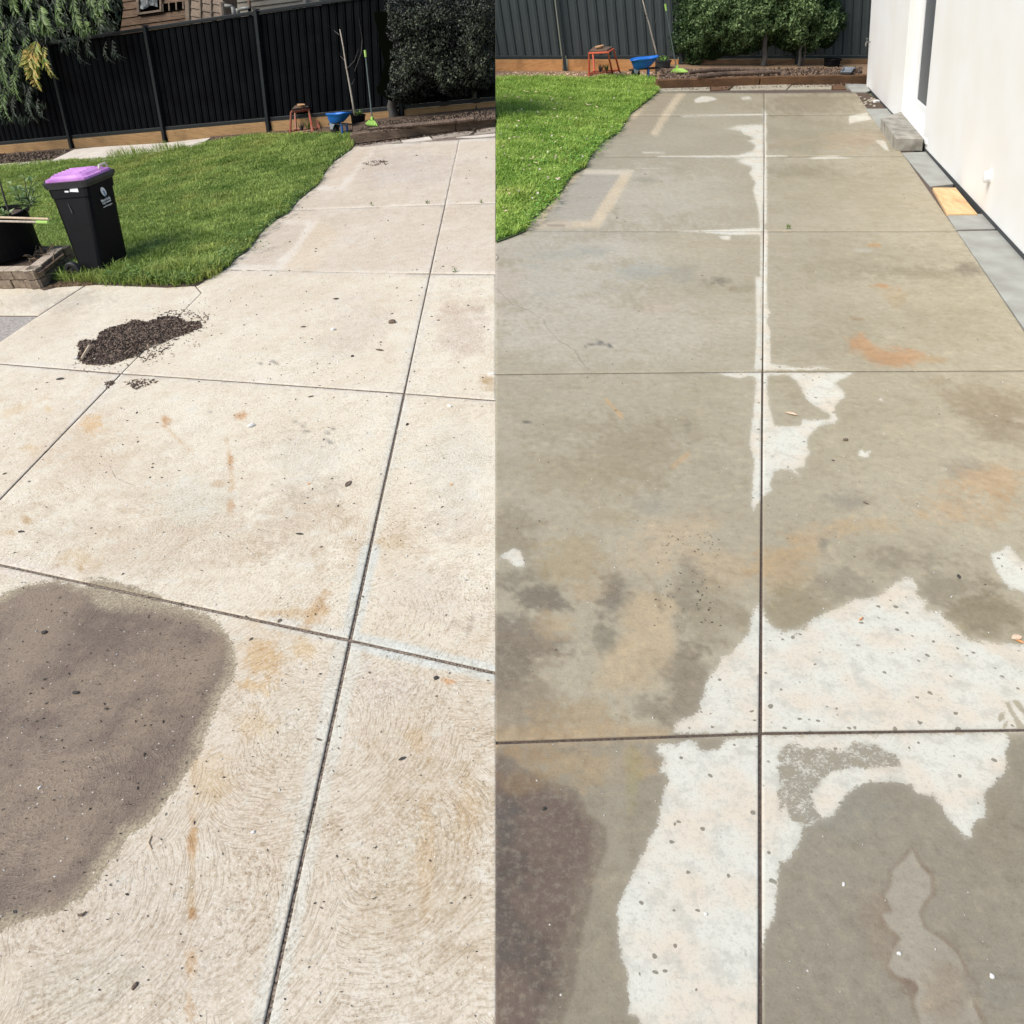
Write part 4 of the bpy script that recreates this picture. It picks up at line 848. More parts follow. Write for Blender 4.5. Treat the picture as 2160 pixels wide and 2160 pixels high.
def barrow(yd, label, x0, x1, ytop, yrim, ybase, xb0, xb1, yb, wheelx, legx, clip=0):
    B, X, Y, U, ppm = yd.frame((x0 + x1) / 2, ybase); w = (x1 - x0) / ppm; 
    root = thing('wheelbarrow', label, 'wheelbarrow', B, (X, Y, U))
    H = yd.height(B, (ytop + yrim) / 2); Hb = yd.height(B, yb); dz = w * .62; cx = X * 0
    def ring(k, h, dx=0, dyk=1.): 
        return [B + X * (math.copysign(abs(math.cos(t)) ** .6, math.cos(t)) * w / 2 * k + dx) + Y * (math.copysign(abs(math.sin(t)) ** .6, math.sin(t)) * dz / 2 * k * dyk) + U * (h + .035 * math.cos(t)) for t in [2 * math.pi * i / 28 for i in range(28)]]
    xo = ((xb0 + xb1) - (x0 + x1)) / 2 / ppm
    t_ = MB(); t_.rings([ring(.52, Hb, xo), ring(.60, Hb + .015, xo), ring(.80, (H + Hb) / 2, xo * .4), ring(.95, H - .02), ring(1.03, H - .012), ring(1.03, H + .006), ring(.94, H), ring(.76, (H + Hb) / 2 + .01, xo * .4), ring(.5, Hb + .02, xo)], True, True)
    t_.build('tub', M['blue'], root, smooth=True)
    f = MB()
    for sgn in (-1, 1):
        f.tube([B + X * (-w * .52) + Y * (sgn * dz * .12) + U * (Hb * .78), B + X * (-w * .1) + Y * (sgn * dz * .2) + U * (Hb * .93), B + X * (w * .6) + Y * (sgn * dz * .26) + U * (Hb * 1.05)], .011, 6)
    f.build('frame', M['black'], root)
    wc = hit(wheelx, yb + (ybase - yb) * .5, B, Y); r = max(.05, abs((B - wc).dot(U)) ); r = (wc - B).dot(U)
    m = MB(); ax = Y
    a_, b_ = X, U
    m.rings([[wc + (a_ * math.cos(t) + b_ * math.sin(t)) * rr + ax * d for t in [2 * math.pi * i / 20 for i in range(20)]] for rr, d in ((r * .6, -.035), (r, -.03), (r, .03), (r * .6, .035))])
    m.build('wheel', M['black'], root, smooth=False)
    for dy in (-.07, .07):
        m = MB(); P = hit(wheelx, yb, B, Y) + Y * dy; m.prism([P - X * .05 + U * .0, P + X * .07, wc + X * .02 + Y * dy, wc - X * .03 + Y * dy], Y * .006); m.build('bracket', M['steel'], root)
    for dy in (-dz * .2, dz * .2):
        P = hit(legx, yb, B, Y) + Y * dy; q_ = P - U * ((P - B).dot(U) + .0)
        MB().tube([P, (P + q_) / 2 + X * .015, q_ + X * .01], [.02, .018, .022], 6).build('leg', M['bluemetal'], root)
    return root

def potted(yd, name, label, xl, xr, yrim, ybase, m, cat='plant pot', taper=.82):
    B, X, Y, U, ppm = yd.frame((xl + xr) / 2, ybase); r = (xr - xl) / 2 / ppm; H = yd.height(B, yrim)
    root = thing(name, label, cat, B, (X, Y, U))
    MB().lathe(B, X, Y, U, [(r * taper, 0), (r * .97, H * .92), (r * 1.04, H * .92), (r * 1.04, H), (r * .95, H), (r * .93, H * .86)], 28, True, False).build('pot', m, root, smooth=False)
    MB().lathe(B + U * (H * .87), X, Y, U, [(r * .94, 0), (r * .5, .012), (.001, .018)], 20, False, False).build('soil', M['soil'], root)
    return root, B + U * H * .88, X, Y, U, r, ppm

def broom(yd, label, foot, top, gripf, head, clip=0, h=0.):
    B, X, Y, U, ppm = yd.frame(*foot); B = yd.g(foot[0], foot[1], h); Y2 = Y; T = hit(top[0], top[1], B + Y2 * .12, Y2)
    root = thing('garden_rake', label, 'rake', B, (X, Y, U))
    MB().tube([B + U * .03, B.lerp(T, 1 - gripf)], .011, 8).build('handle', M['pole'], root)
    MB().tube([B.lerp(T, 1 - gripf), T], [.017, .019], 8).build('grip', M['lime'], root)
    m = MB(); w = (head[1] - head[0]) / ppm; c = hit((head[0] + head[1]) / 2, head[2], B, yd.N) + U * .02
    for i in range(11):
        t = (i - 5) / 5; e = c + X * t * w / 2 - Y * (.05 + .05 * (1 - t * t)); m.tube([B + U * .05, (B + e) / 2 + U * .05, e], [.008, .01, .012], 5)
    m.box(B + U * .06, X, Y, U, .05, .05, .09, .7); m.build('head', M['lime'], root)
    return root

def leaflet_sprig(yd, root, base, tips, m, X, Y, U, leafm, ls=.05, n=6, name='stem'):
    for T in tips:
        MB().tube([base, base.lerp(T, .5) + X * random.uniform(-.02, .02), T], [.006, .005, .003], 5).build(name, m, root)
    Cs, Ds, Ns = [], [], []
    for T in tips:
        for k in range(n):
            f = .3 + .7 * k / max(1, n - 1); P = base.lerp(T, f); d = X * random.uniform(-1, 1) + Y * random.uniform(-1, 1) + U * random.uniform(-.1, .6); d.normalize()
            Cs.append(P + d * ls * .6); Ds.append(d); Ns.append(U + X * random.uniform(-.4, .4))
    leaves('leaf_cluster', np.array(Cs), np.array(Ds), np.array(Ns), ls * rng.uniform(.7, 1.3, len(Cs)), ls * .5 * rng.uniform(.8, 1.2, len(Cs)), leafm, root)['kind'] = 'stuff'

def chip(yd, pos, ang, L, W, h, m, name='leaf', kind=0, parent=None, label=None, cat=None, group=None, curl=.3):
    """one small bit lying on the ground; kind 0 leaf, 1 stone/shell, 2 twig"""
    B = yd.g(*pos); X0 = (yd.g(pos[0] + 5, pos[1]) - B).normalized(); Y0 = yd.N.cross(X0); X = X0 * math.cos(ang) + Y0 * math.sin(ang); Y = yd.N.cross(X); N = yd.N
    ppm = FPX / (B - CAM).dot(FW); L /= ppm; W /= ppm; mb = MB()
    if kind == 0:
        t = [-.5, -.28, 0, .28, .5]; w = [.06, .38, .5, .36, .03]; up = []
        for a_, b_ in zip(t, w): up += [B + X * a_ * L - Y * b_ * W + N * (.003 + curl * W * .5 * b_ * 2), B + X * a_ * L + N * (.003 + .15 * L * a_ * a_), B + X * a_ * L + Y * b_ * W + N * (.003 + curl * W * b_)]
        fs = []
        for i in range(4):
            for j in range(2): k = i * 3 + j; fs.append((k, k + 3, k + 4, k + 1))
        mb.add(up, fs)
    elif kind == 1:
        k = 9; rr = [random.uniform(.7, 1.1) for _ in range(k)]
        r0 = [B + X * math.cos(2 * math.pi * i / k) * L / 2 * rr[i] + Y * math.sin(2 * math.pi * i / k) * W / 2 * rr[i] for i in range(k)]
        mb.rings([r0, [p_ + N * W * .35 for p_ in r0], [B + (p_ - B) * .6 + N * W * .55 for p_ in r0]])
    else:
        mb.tube([B - X * L / 2 + N * W / 2, B + Y * W * random.uniform(-1.5, 1.5) + N * W * .8, B + X * L / 2 + N * W / 2], [W / 2, W / 2 * .9, W / 2 * .6], 5)
    o = mb.build(name, m, parent, origin=None if parent else B)
    return mark(o, label, cat, group)

# ------------------------------------------------------------------ LEFT YARD: lawn, beds, path
lawnL = [(-400, 372), (0, 353), (103, 343), (238, 336), (347, 323), (415, 307), (444, 301), (540, 287), (640, 288), (700, 283), (738, 283), (750, 298), (742, 313), (720, 328), (702, 341), (690, 355), (668, 391), (650, 404), (627, 423), (607, 449), (585, 460), (564, 476), (548, 491), (538, 508), (520, 529), (500, 541), (475, 566), (447, 580), (410, 597), (349, 600), (280, 594), (235, 594), (200, 590), (165, 588), (125, 596), (118, 590), (150, 558), (160, 532), (112, 530), (-400, 530)]
sheet(Lf, lawnL, M['turf'], 'lawn', .012)
sheet(Lf, [(60, 600), (92, 612), (120, 605), (200, 600), (350, 606), (416, 602), (440, 586), (300, 580), (120, 575)], M['soil'], 'soil_edge', .006)
sheet(Lf, [(-300, 332), (155, 313), (200, 309), (160, 318), (103, 341), (0, 350), (-300, 364)], M['soil'], 'garden_bed', .010)
sheet(Lf, [(430, 304), (444, 288), (570, 278), (830, 255), (1045, 240), (1045, 268), (960, 275), (745, 303), (738, 285), (640, 291), (540, 291)], M['soil'], 'garden_bed', .008)
sheet(Lf, [(103, 341), (157, 315), (200, 310.5), (347, 301.5), (444, 290.5), (420, 307), (347, 323), (238, 337)], M['paleslab'], 'side_path', .03, thick=.05)
sheet(Lf, [(-300, 360), (0, 346), (103, 338), (103, 343), (0, 352), (-300, 367)], M['paleslab'], 'edging_strip', .035, thick=.05)
blades(Lf, 'lawn_grass', lawnL, M['grass_L'], 6200, .075, .0085, 'rich green uncut grass of the lawn behind the wheelie bin', 11, flat=.75)
blades(Lf, 'long_grass', [(405, 606), (150, 600), (128, 590), (170, 560), (300, 572), (470, 560), (460, 586)], M['grass_L'], 2600, .12, .009, 'long tufts of grass at the foot of the wheelie bin', 13, flat=.7)
blades(Lf, 'long_grass', [(225, 342), (240, 330), (300, 322), (400, 312), (400, 322), (300, 334)], M['grass_L'], 900, .16, .007, 'stray tall blades leaning over the pale side path', 14, flat=.35)
# broad-leaved weeds along the lawn rims
def weeds(yd, name, pts, m, label, n, ls, spread):
    Cs, Ds, Ns, R_ = [], [], [], []
    for (x, y) in pts:
        B = yd.g(x, y); X = (yd.g(x + 5, y) - B).normalized(); Y = yd.N.cross(X)
        for k in range(n):
            a_ = random.uniform(0, 6.28); r_ = random.uniform(.2, 1) * spread; d = X * math.cos(a_) + Y * math.sin(a_)
            Cs.append(B + d * r_ + yd.N * random.uniform(.03, .085)); Ds.append(d + yd.N * random.uniform(-.2, .7)); Ns.append(yd.N + d * random.uniform(-.4, .4)); R_.append(random.random())
    o = leaves(name, np.array(Cs), np.array(Ds), np.array(Ns), ls * rng.uniform(.6, 1.3, len(Cs)), ls * .62 * rng.uniform(.7, 1.2, len(Cs)), m, None, rnd=np.array(R_), side=yd.side, origin=Vector(Cs[0]))
    return mark(o, label, 'weeds', kind='stuff')
def along(pts, step, jit):
    out = []
    for (x0, y0), (x1, y1) in zip(pts, pts[1:]):
        k = max(1, int(math.hypot(x1 - x0, y1 - y0) / step))
        out += [(x0 + (x1 - x0) * i / k + random.uniform(-jit, jit) - jit, y0 + (y1 - y0) * i / k + random.uniform(-jit, jit) * .6) for i in range(k)]
    return out
weeds(Lf, 'clover_weeds', along([(740, 312), (668, 391), (607, 449), (538, 508), (475, 566), (410, 597), (349, 598), (240, 592)], 5, 8), M['weed'], 'broad leaved weeds along the edge of the lawn above the dry slabs', 9, .035, .11)
weeds(Lf, 'clover_weeds', [(random.uniform(300, 560), random.uniform(360, 540)) for _ in range(60)], M['weed'], 'clover patches scattered through the lawn right of the bin', 8, .03, .14)
weeds(Lf, 'broadleaf_weed', [(292, 585), (300, 590), (285, 578), (236, 590), (240, 594), (470, 545), (330, 592)], M['weed'], 'large soft weed leaves in front of the wheelie bin', 7, .075, .09)

rootL, fA, fX, fY, fU, fH = fence(Lf, 'steel_fence', 'tall black corrugated steel fence on a pine plinth behind the lawn with the bin', (0, 325), (816, 257), [-45, 155, 351, 570, 850], (307, 61), (350, 271), .150, M['fence_L'], M['rail_L'], lambda k, i: M['sleeper_L'], (-300, 1060), depth=.03)

# ---- old shed and cream house behind the left fence
def on(off, nrm=None):
    p0 = fA + fY * off; return lambda x, y: hit(x, y, p0, nrm or fY)
def boards(fn, nrm, quads, root, m, thick=.02, lean=.014, name='weatherboard'):
    for (tl, tr, br, bl) in quads:
        P = [fn(*tl) + nrm * lean, fn(*tr) + nrm * lean, fn(*br), fn(*bl)]; b_ = MB(); b_.prism(P, nrm * thick); b_.build(name, m, root, clip=-1)
shed = thing('timber_shed', 'old brown weatherboard shed with a patched window rising behind the black fence', 'shed', fA + fX * ((on(3.)(320, 60) - fA).dot(fX)) + fY * 3., (fX, fY, fU))
S0 = on(3.)
def seamy(x, k): return 57 + 17.2 * k - (x - 248) * .135
wall = MB(); wall.prism([S0(222, -140), S0(384, -160), S0(404, 120), S0(256, 130)], fY * 1.6); 
wall.v = [v + fY * .035 for v in wall.v]; wall.build('wall', M['shed'], shed)
for k in range(-9, 4):
    def row(xa, xb, nm='weatherboard'):
        boards(S0, fY, [((xa, seamy(xa, k) + .9), (xb, seamy(xb, k) + .9), (xb, seamy(xb, k + 1)), (xa, seamy(xa, k + 1)))], shed, M['shed'], name=nm)
    if k <= -3: row(240, 290); 
    elif k == -2: row(243, 290)
    else: row(246 if k > -1 else 245, 394)
    if k <= -2 and k > -9:
        if k < -3: row(340, 392)
boards(S0, fY, [((340, -3), (392, -9), (392, 2), (340, 8))], shed, M['shed'])
for P in ([(228, -140), (235, -140), (250, 72), (243, 74)], [(384, -150), (393, -150), (402, 60), (394, 61)]):
    quadbox(Lf, 'corner_board', [S0(*q_) - fY * .03 for q_ in P], .05, M['shedside'], shed, fY)
for P in ([(286, -60), (291, -60), (296, 30), (291, 31)], [(337, -60), (341, -60), (343, 22), (339, 23)], [(291, 27), (342, 20), (343, 24), (292, 31)]):
    quadbox(Lf, 'window_frame', [S0(*q_) - fY * .035 for q_ in P], .05, M['shedside'], shed, fY)
quadbox(Lf, 'window_shade_panel', [S0(*q_) + fY * .012 for q_ in [(290, -60), (338, -60), (340, 22), (294, 28)]], .01, M['dark'], shed, fY)  # black panel paints the unlit inside of the window
tb = MB(); g_ = 7
pts = [[S0(296 + i * 6.2 + .9 * math.sin(j * 2.1), -50 + j * 9.7 - i * 1.0 + (3 if j == 7 else 0) * math.sin(i * 1.3)) - fY * (.004 + .02 * random.random()) for i in range(g_)] for j in range(8)]
tb.add([p_ for r_ in pts for p_ in r_], [(j * g_ + i, j * g_ + i + 1, (j + 1) * g_ + i + 1, (j + 1) * g_ + i) for j in range(7) for i in range(g_ - 1)]); tb.build('plastic_sheeting', M['tarp'], shed)
quadbox(Lf, 'vent_shade_panel', [S0(*q_) - fY * .006 for q_ in [(342, 8.5), (387, 2.4), (388, 18.4), (344, 24.2)]], .012, M['dark'], shed, fY)  # black panel paints the unlit depth behind the vent
for x in (342.5, 356, 371, 385.5):
    quadbox(Lf, 'stud', [S0(x, 8.5 - (x - 342) * .14 - .6) - fY * .02, S0(x + 2.6, 8.5 - (x - 339) * .14 - .6) - fY * .02, S0(x + 3.4, 24.2 - (x - 342) * .13 + .4) - fY * .02, S0(x + .8, 24.2 - (x - 342) * .13 + .4) - fY * .02], .02, M['shedside'], shed, fY)
sD = (fX * .86 - fY * .5).normalized(); sN = fU.cross(sD).normalized()
if sN.dot(FW) < 0: sN = -sN
pc = S0(398, 40); S1 = lambda x, y: hit(x, y, pc, sN)
for (xa, xb) in ((402, 422), (426, 444), (448, 468)):
    for k in range(-9, 4):
        f_ = lambda x: 15.5 + 17 * k + (x - 398) * .18 + (2 if xa == 426 else 0)
        boards(S1, sN, [((xa, f_(xa) + .8), (xb, f_(xb) + .8), (xb + .5, f_(xb) + 17), (xa + .5, f_(xa) + 17))], shed, M['shedside'], thick=.015, lean=.02)
for xa in (421, 443.5): quadbox(Lf, 'batten', [S1(xa - 5, -140) - sN * .02, S1(xa - 1.5, -140) - sN * .02, S1(xa + 5.5, 60) - sN * .02, S1(xa + 2.5, 60) - sN * .02], .03, M['shedside'], shed, sN)
quadbox(Lf, 'shed_roof', [S0(205, -150), S0(480, -185), S0(470, -205), S0(210, -175)], 2.2, M['cream'], shed, fY)
hs = thing('cream_house', 'cream weatherboard house wall rising behind the fence right of the old shed', 'house', fA + fX * ((on(6.)(560, 40) - fA).dot(fX)) + fY * 6., (fX, fY, fU)); S2 = on(6.)
hw = MB(); hw.prism([S2(400, -260), S2(668, -290), S2(682, 60), S2(420, 90)], fY * 4.); hw.v = [v + fY * .03 for v in hw.v]; hw.build('wall', M['cream'], hs)
for k in range(-14, 5):
    f_ = lambda x: 14 + 12.5 * k - (x - 531) * .128
    boards(S2, fY, [((405 + k, f_(405) + .5), (640 + k * .5, f_(640) + .5), (640 + k * .5, f_(640) + 12.5), (405 + k, f_(405) + 12.5))], hs, M['cream'], thick=.02, lean=.02)
quadbox(Lf, 'corner_board', [S2(640, -280) - fY * .04, S2(645, -280) - fY * .04, S2(646, 30) - fY * .04, S2(641, 30) - fY * .04], .06, M['paleslab'], hs, fY)
quadbox(Lf, 'corner_board', [S2(672, -280) - fY * .03, S2(677, -280) - fY * .03, S2(678, 30) - fY * .03, S2(673, 30) - fY * .03], .06, M['paleslab'], hs, fY)
pp = on(1.6); pipe = thing('drain_pipes', 'weathered grey pipes with an elbow standing above the fence between shed and house', 'pipes', fA + fX * ((pp(490, 40) - fA).dot(fX)) + fY * 1.6, (fX, fY, fU))
MB().tube([pp(468, 4), pp(472, 42), pp(480, 90)], .055, 10).build('timber_stub', M['shedside'], pipe); MB().tube([pp(475, 12), pp(484, 13), pp(490, 15)], .032, 10).build('pipe', M['pipe'], pipe, smooth=True)
MB().tube([pp(491, 14), pp(493, 26), pp(496, 44)], .038, 10).build('pipe', M['pipe'], pipe, smooth=True); MB().tube([pp(503, 20.5), pp(512, 18.5), pp(528, 16.5)], .030, 10).build('pipe', M['pipe'], pipe, smooth=True)
MB().tube([pp(501, 18), pp(502, 24), pp(504, 40)], .036, 10).build('pipe', M['pipe'], pipe, smooth=True); MB().tube([pp(526, 16), pp(529, 40)], .030, 10).build('bracket', M['dark'], pipe); MB().tube([pp(525, 0), pp(527, 14)], .03, 8).build('bracket', M['shed'], pipe)

# ---- tree hanging over the left corner
tree = thing('silky_oak', 'dark ferny tree hanging over the fence corner with one yellowing frond', 'tree', Lf.g(-190, 345), None)
tb_ = Lf.g(-190, 345); MB().tube([tb_, tb_ + fU * 1., tb_ + fU * 2.2 + fX * .15, tb_ + fU * 3.2 + fX * .5], [.13, .11, .10, .07], 10).build('trunk', M['twig'], tree, smooth=True)
T1 = on(-.55); T2 = on(.9); T3 = on(-.2)
def frond(b, t, w, m, fn=T1, dens=4.6, bend=6, name='frond'):
    B, T = fn(*b), fn(*t); n = max(5, int(math.hypot(t[0] - b[0], t[1] - b[1]) / dens)); ppm = FPX / (B - CAM).dot(FW); ax = (T - B); L_ = ax.length; ax.normalize()
    sd = fY.cross(ax).normalized(); pts = [B + (T - B) * (i / 8) + sd * (bend / ppm) * math.sin(math.pi * i / 8) + fU * .0 - fY * .10 * math.sin(math.pi * i / 8) for i in range(9)]
    mb = MB(); mb.tube(pts, [.006] * 8 + [.002], 4); r_ = mb.build(name, M['twig'], tree)
    Cs, Ds, Ns, Ls, Ws = [], [], [], [], []
    for i in range(n):
        f = (i + .5) / n; P = B + (T - B) * f + sd * (bend / ppm) * math.sin(math.pi * f) - fY * .10 * math.sin(math.pi * f)
        ll = w / ppm * (math.sin(math.pi * min(1, f * .85 + .18)) ** .7) * random.uniform(.75, 1.15)
        for s_ in (-1, 1):
            a_ = random.uniform(.55, 1.0); d = (ax * math.cos(a_) + sd * s_ * math.sin(a_) - fY * random.uniform(-.1, .35)).normalized()
            for (o_, l_, da) in ((.5, 1., 0), (.62, .6, .45), (.62, .55, -.45), (.85, .45, .35)):
                d2 = (d * math.cos(da) + ax.cross(fY) * 0 + (sd * -s_ * math.sin(a_) * .0 + ax * math.sin(da) * s_ * .9)).normalized()
                Cs.append(P + d * ll * o_); Ds.append(d2); Ns.append(-fY + fU * .3 + sd * random.uniform(-.5, .5)); Ls.append(ll * l_); Ws.append(ll * l_ * .32)
    leaves('leaflet_spray', np.array(Cs), np.array(Ds), np.array(Ns), np.array(Ls), np.array(Ws), m, r_)['kind'] = 'stuff'
G_, Y_, D_m = M['frond'], M['frondy'], M['frondd']
for b, t, w, m in (((84, 10), (124, 78), 24, G_), ((155, 12), (196, 80), 20, G_), ((78, 84), (87, 194), 33, Y_), ((70, 92), (80, 160), 24, Y_), ((84, 110), (84, 180), 24, Y_), ((92, 96), (127, 170), 15, Y_), ((10, 84), (27, 205), 17, G_), ((22, 48), (42, 138), 15, G_), ((2, -10), (16, 66), 14, G_), ((36, 136), (50, 222), 13, G_), ((10, 186), (31, 262), 15, G_), ((62, 184), (82, 262), 12, D_m),
                   ((80, 208), (106, 256), 9, D_m), ((50, 20), (64, 66), 12, D_m), ((120, -6), (146, 36), 15, G_), ((60, -20), (78, 30), 18, G_), ((160, -14), (178, 36), 18, G_), ((190, -6), (236, 62), 15, G_), ((205, 20), (240, 74), 12, D_m), ((-14, 120), (4, 220), 14, G_), ((100, 60), (140, 90), 10, D_m), ((60, 70), (74, 112), 12, G_),
                   ((-20, 20), (-4, 130), 16, D_m), ((130, 56), (168, 88), 9, D_m), ((196, -20), (214, 30), 14, G_), ((36, -20), (44, 24), 14, G_), ((30, 200), (52, 262), 9, D_m)):
    frond(b, t, w, m)
for (b, t, w) in (((120, 14), (150, 60), 16), ((66, 30), (96, 74), 16), ((30, -10), (56, 40), 16), ((176, 30), (214, 70), 14), ((150, -20), (140, 24), 14), ((212, -10), (228, 44), 14), ((0, 60), (14, 118), 14), ((46, 96), (58, 150), 12), ((14, 140), (34, 196), 12), ((-10, 190), (10, 250), 14), ((230, -20), (246, 30), 12)):
    frond(b, t, w, G_, dens=4.2)
for k in range(60):
    x, y = random.uniform(-60, 240), random.uniform(-60, 110); a_ = random.uniform(.7, 1.9)
    frond((x, y), (x + 42 * math.cos(a_), y + 55 * math.sin(a_)), random.uniform(9, 15), D_m, T2 if y < 60 else T3, dens=6.5)
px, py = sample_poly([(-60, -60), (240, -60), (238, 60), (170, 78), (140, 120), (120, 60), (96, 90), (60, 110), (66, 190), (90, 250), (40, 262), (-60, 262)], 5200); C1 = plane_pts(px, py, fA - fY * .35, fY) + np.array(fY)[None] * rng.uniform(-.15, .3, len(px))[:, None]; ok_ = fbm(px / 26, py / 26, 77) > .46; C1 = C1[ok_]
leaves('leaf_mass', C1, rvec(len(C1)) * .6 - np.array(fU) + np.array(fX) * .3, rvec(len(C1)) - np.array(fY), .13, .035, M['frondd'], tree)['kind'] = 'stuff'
cr = MB(); cr.prism([T2(-380, -190), T2(220, -190), T2(230, -60), T2(222, -20), T2(231, 20), T2(226, 60), T2(200, 110), T2(-380, 190)], fY * .35); cr.build('crown_shade', M['dcore'], tree)  # near-black solid that paints the shade behind the fronds
shr = thing('evergreen_shrub', 'dark evergreen shrub showing above the fence between the cream house and the hedge', 'shrub', on(2.5)(740, 60), (fX, fY, fU))
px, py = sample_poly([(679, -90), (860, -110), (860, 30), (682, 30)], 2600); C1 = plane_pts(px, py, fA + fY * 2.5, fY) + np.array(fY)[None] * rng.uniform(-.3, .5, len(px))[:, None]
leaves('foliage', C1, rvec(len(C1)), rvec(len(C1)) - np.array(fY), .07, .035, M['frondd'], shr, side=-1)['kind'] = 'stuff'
cr = MB(); q4 = on(3.2); cr.prism([q4(676, -100), q4(880, -120), q4(880, 40), q4(680, 40)], fY * .5); cr.build('shade_core', M['dcore'], shr, clip=-1)  # near-black backing, shade within the shrub put into colour

# ---- hedge, raised bed and things in front of the left fence
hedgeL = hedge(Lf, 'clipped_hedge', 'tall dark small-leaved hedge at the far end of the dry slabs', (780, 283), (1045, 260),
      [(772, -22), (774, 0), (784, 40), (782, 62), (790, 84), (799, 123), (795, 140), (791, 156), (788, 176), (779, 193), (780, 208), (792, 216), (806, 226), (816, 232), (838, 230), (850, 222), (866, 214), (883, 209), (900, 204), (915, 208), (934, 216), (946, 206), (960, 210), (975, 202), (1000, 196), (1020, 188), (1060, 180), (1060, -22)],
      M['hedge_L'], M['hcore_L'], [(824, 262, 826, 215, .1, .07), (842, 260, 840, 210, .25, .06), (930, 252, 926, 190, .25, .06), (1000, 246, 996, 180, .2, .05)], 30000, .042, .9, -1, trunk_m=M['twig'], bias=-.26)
def kerb_sleepers(yd, name, label, segs, htop, depth, m, cat, clip):
    A = yd.g(*segs[0][0]); h = yd.height(A, htop, yd.N); root = thing(name, label, cat, A, None)
    for (a, b) in segs:
        P, Q = yd.g(*a), yd.g(*b); X = (Q - P).normalized(); Y = yd.N.cross(X)
        if Y.dot(FW) < 0: Y = -Y
        n = 12; r_ = []
        for i in range(n + 1):
            c = P + (Q - P) * (i / n); j1, j2 = random.uniform(-.006, .006), random.uniform(-.006, .006)
            r_.append([c - yd.N * .03 + Y * j1, c + yd.N * (h - .012 + j2) + Y * j1, c + yd.N * (h + j2) + Y * (.015 + j1), c + yd.N * (h + j1) + Y * (depth - .015), c + yd.N * (h - .012) + Y * depth, c - yd.N * .03 + Y * depth])
        MB().rings(r_).build('sleeper', m, root, clip=clip)
    return root, h
kL, hL = kerb_sleepers(Lf, 'sleeper_edging', 'weathered timber sleepers edging the bark bed under the dark hedge', [((742, 303), (961, 276)), ((963, 276), (1075, 263))], 283, .11, M['edge_L'], 'garden edging', -1)
sheet(Lf, [(744, 282), (1045, 251), (1045, 225), (780, 252), (744, 262)], M['soil'], 'raised_bed', hL - .02)
def mulch(yd, name, poly, h, n, L, W, m, label, clipside, cat='mulch', mound=None):
    px, py = sample_poly(poly, n); V, F = [], []; k = 0
    for x, y in zip(px, py):
        P = yd.g(float(x), float(y), h)
        if mound: P = P + yd.N * mound(x, y) * random.uniform(.55, 1.)
        d = Vector(rvec(1)[0]); d = (d + yd.N * -.3 * d.dot(yd.N)).normalized(); u = d.cross(Vector(rvec(1)[0])).normalized(); w = d.cross(u); l_ = L * random.uniform(.3, 1.3); ww = W * random.uniform(.5, 1.4)
        if clipside and abs((P - CAM).dot(SN)) < l_ : continue
        V += [P - d * l_ / 2, P + u * ww, P + d * l_ / 2, P - u * ww, P + w * ww * .6]; F += [(k, k + 1, k + 4), (k + 1, k + 2, k + 4), (k + 2, k + 3, k + 4), (k + 3, k, k + 4), ]; k += 5
    me = np_mesh(name, np.array([tuple(v) for v in V]), np.array(F)); o = link_mesh(name, me, m, origin=V[0]); return mark(o, label, cat, kind='stuff')
mulch(Lf, 'bark_mulch', [(748, 281), (1043, 250), (1043, 232), (780, 258)], hL, 1500, .06, .012, M['leafbrown'], 'bark chips and dead leaves on the raised bed under the dark hedge', True)
mulch(Lf, 'bark_mulch', [(752, 304), (960, 279), (1043, 268), (1043, 276), (900, 292), (770, 308)], .0, 900, .05, .012, M['chips'], 'dark bark crumbs along the foot of the weathered sleepers', True)
mulch(Lf, 'dry_straw', [(440, 299), (540, 285), (640, 285), (700, 281), (700, 274), (600, 277), (460, 290)], .01, 1500, .09, .007, M['straw'], 'dry straw and litter between the pine plinth and the lawn', False)
mulch(Lf, 'leaf_litter', [(-20, 346), (100, 336), (150, 316), (-20, 326)], .02, 900, .07, .016, M['leafbrown'], 'brown leaf litter in the bed under the overhanging tree', False)
mulch(Lf, 'dry_straw', [(95, 608), (125, 604), (200, 600), (180, 588), (130, 592)], .01, 700, .05, .004, M['straw'], 'dry straw between the stone planter and the wheelie bin', False)
mulch(Lf, 'soil_crumbs', [(160, 601), (240, 600), (412, 603), (430, 594), (300, 594)], .005, 700, .025, .008, M['chips'], 'soil crumbs between the lawn and the slab edge', False)
for nm, P, r_, lb in (('fallen_branch', [(777, 272), (830, 266), (880, 262), (930, 258), (975, 253)], .022, 'long bark covered branch lying on the bed under the dark hedge'), ('fallen_branch', [(830, 268), (900, 261), (950, 256), (1000, 250)], .028, 'thicker pale edged branch lying behind the weathered sleepers')):
    o = MB().tube([Lf.g(x, y, hL + .03) for x, y in P], [r_ * k for k in (.6, 1., 1.1, .9, .5)][:len(P)], 8).build(nm, M['bark'], origin=Lf.g(*P[0], hL)); mark(o, lb, 'branch')
def pieces(yd, quads, parent, clip, mats, h=.0):
    for k, P in enumerate(quads): 
        b_ = MB(); b_.prism([yd.g(x, y, h + random.uniform(0, .008)) for x, y in P], -yd.N * .04); b_.build('paving_piece', mats[k % len(mats)], parent, clip=clip)
pieces(Lf, [[(756, 309), (800, 301), (842, 296), (846, 300), (800, 305), (762, 310)], [(846, 296), (905, 288), (912, 294), (852, 301)], [(910, 288), (960, 279), (1000, 276), (990, 284), (930, 292), (915, 294)], [(1004, 275), (1030, 268), (1060, 266), (1060, 278), (1000, 284)], [(962, 289), (1000, 286), (1060, 280), (1060, 285), (1000, 290)]], patL, -1, [M['brokenL'], M['paleslab'], M['brokenL']])

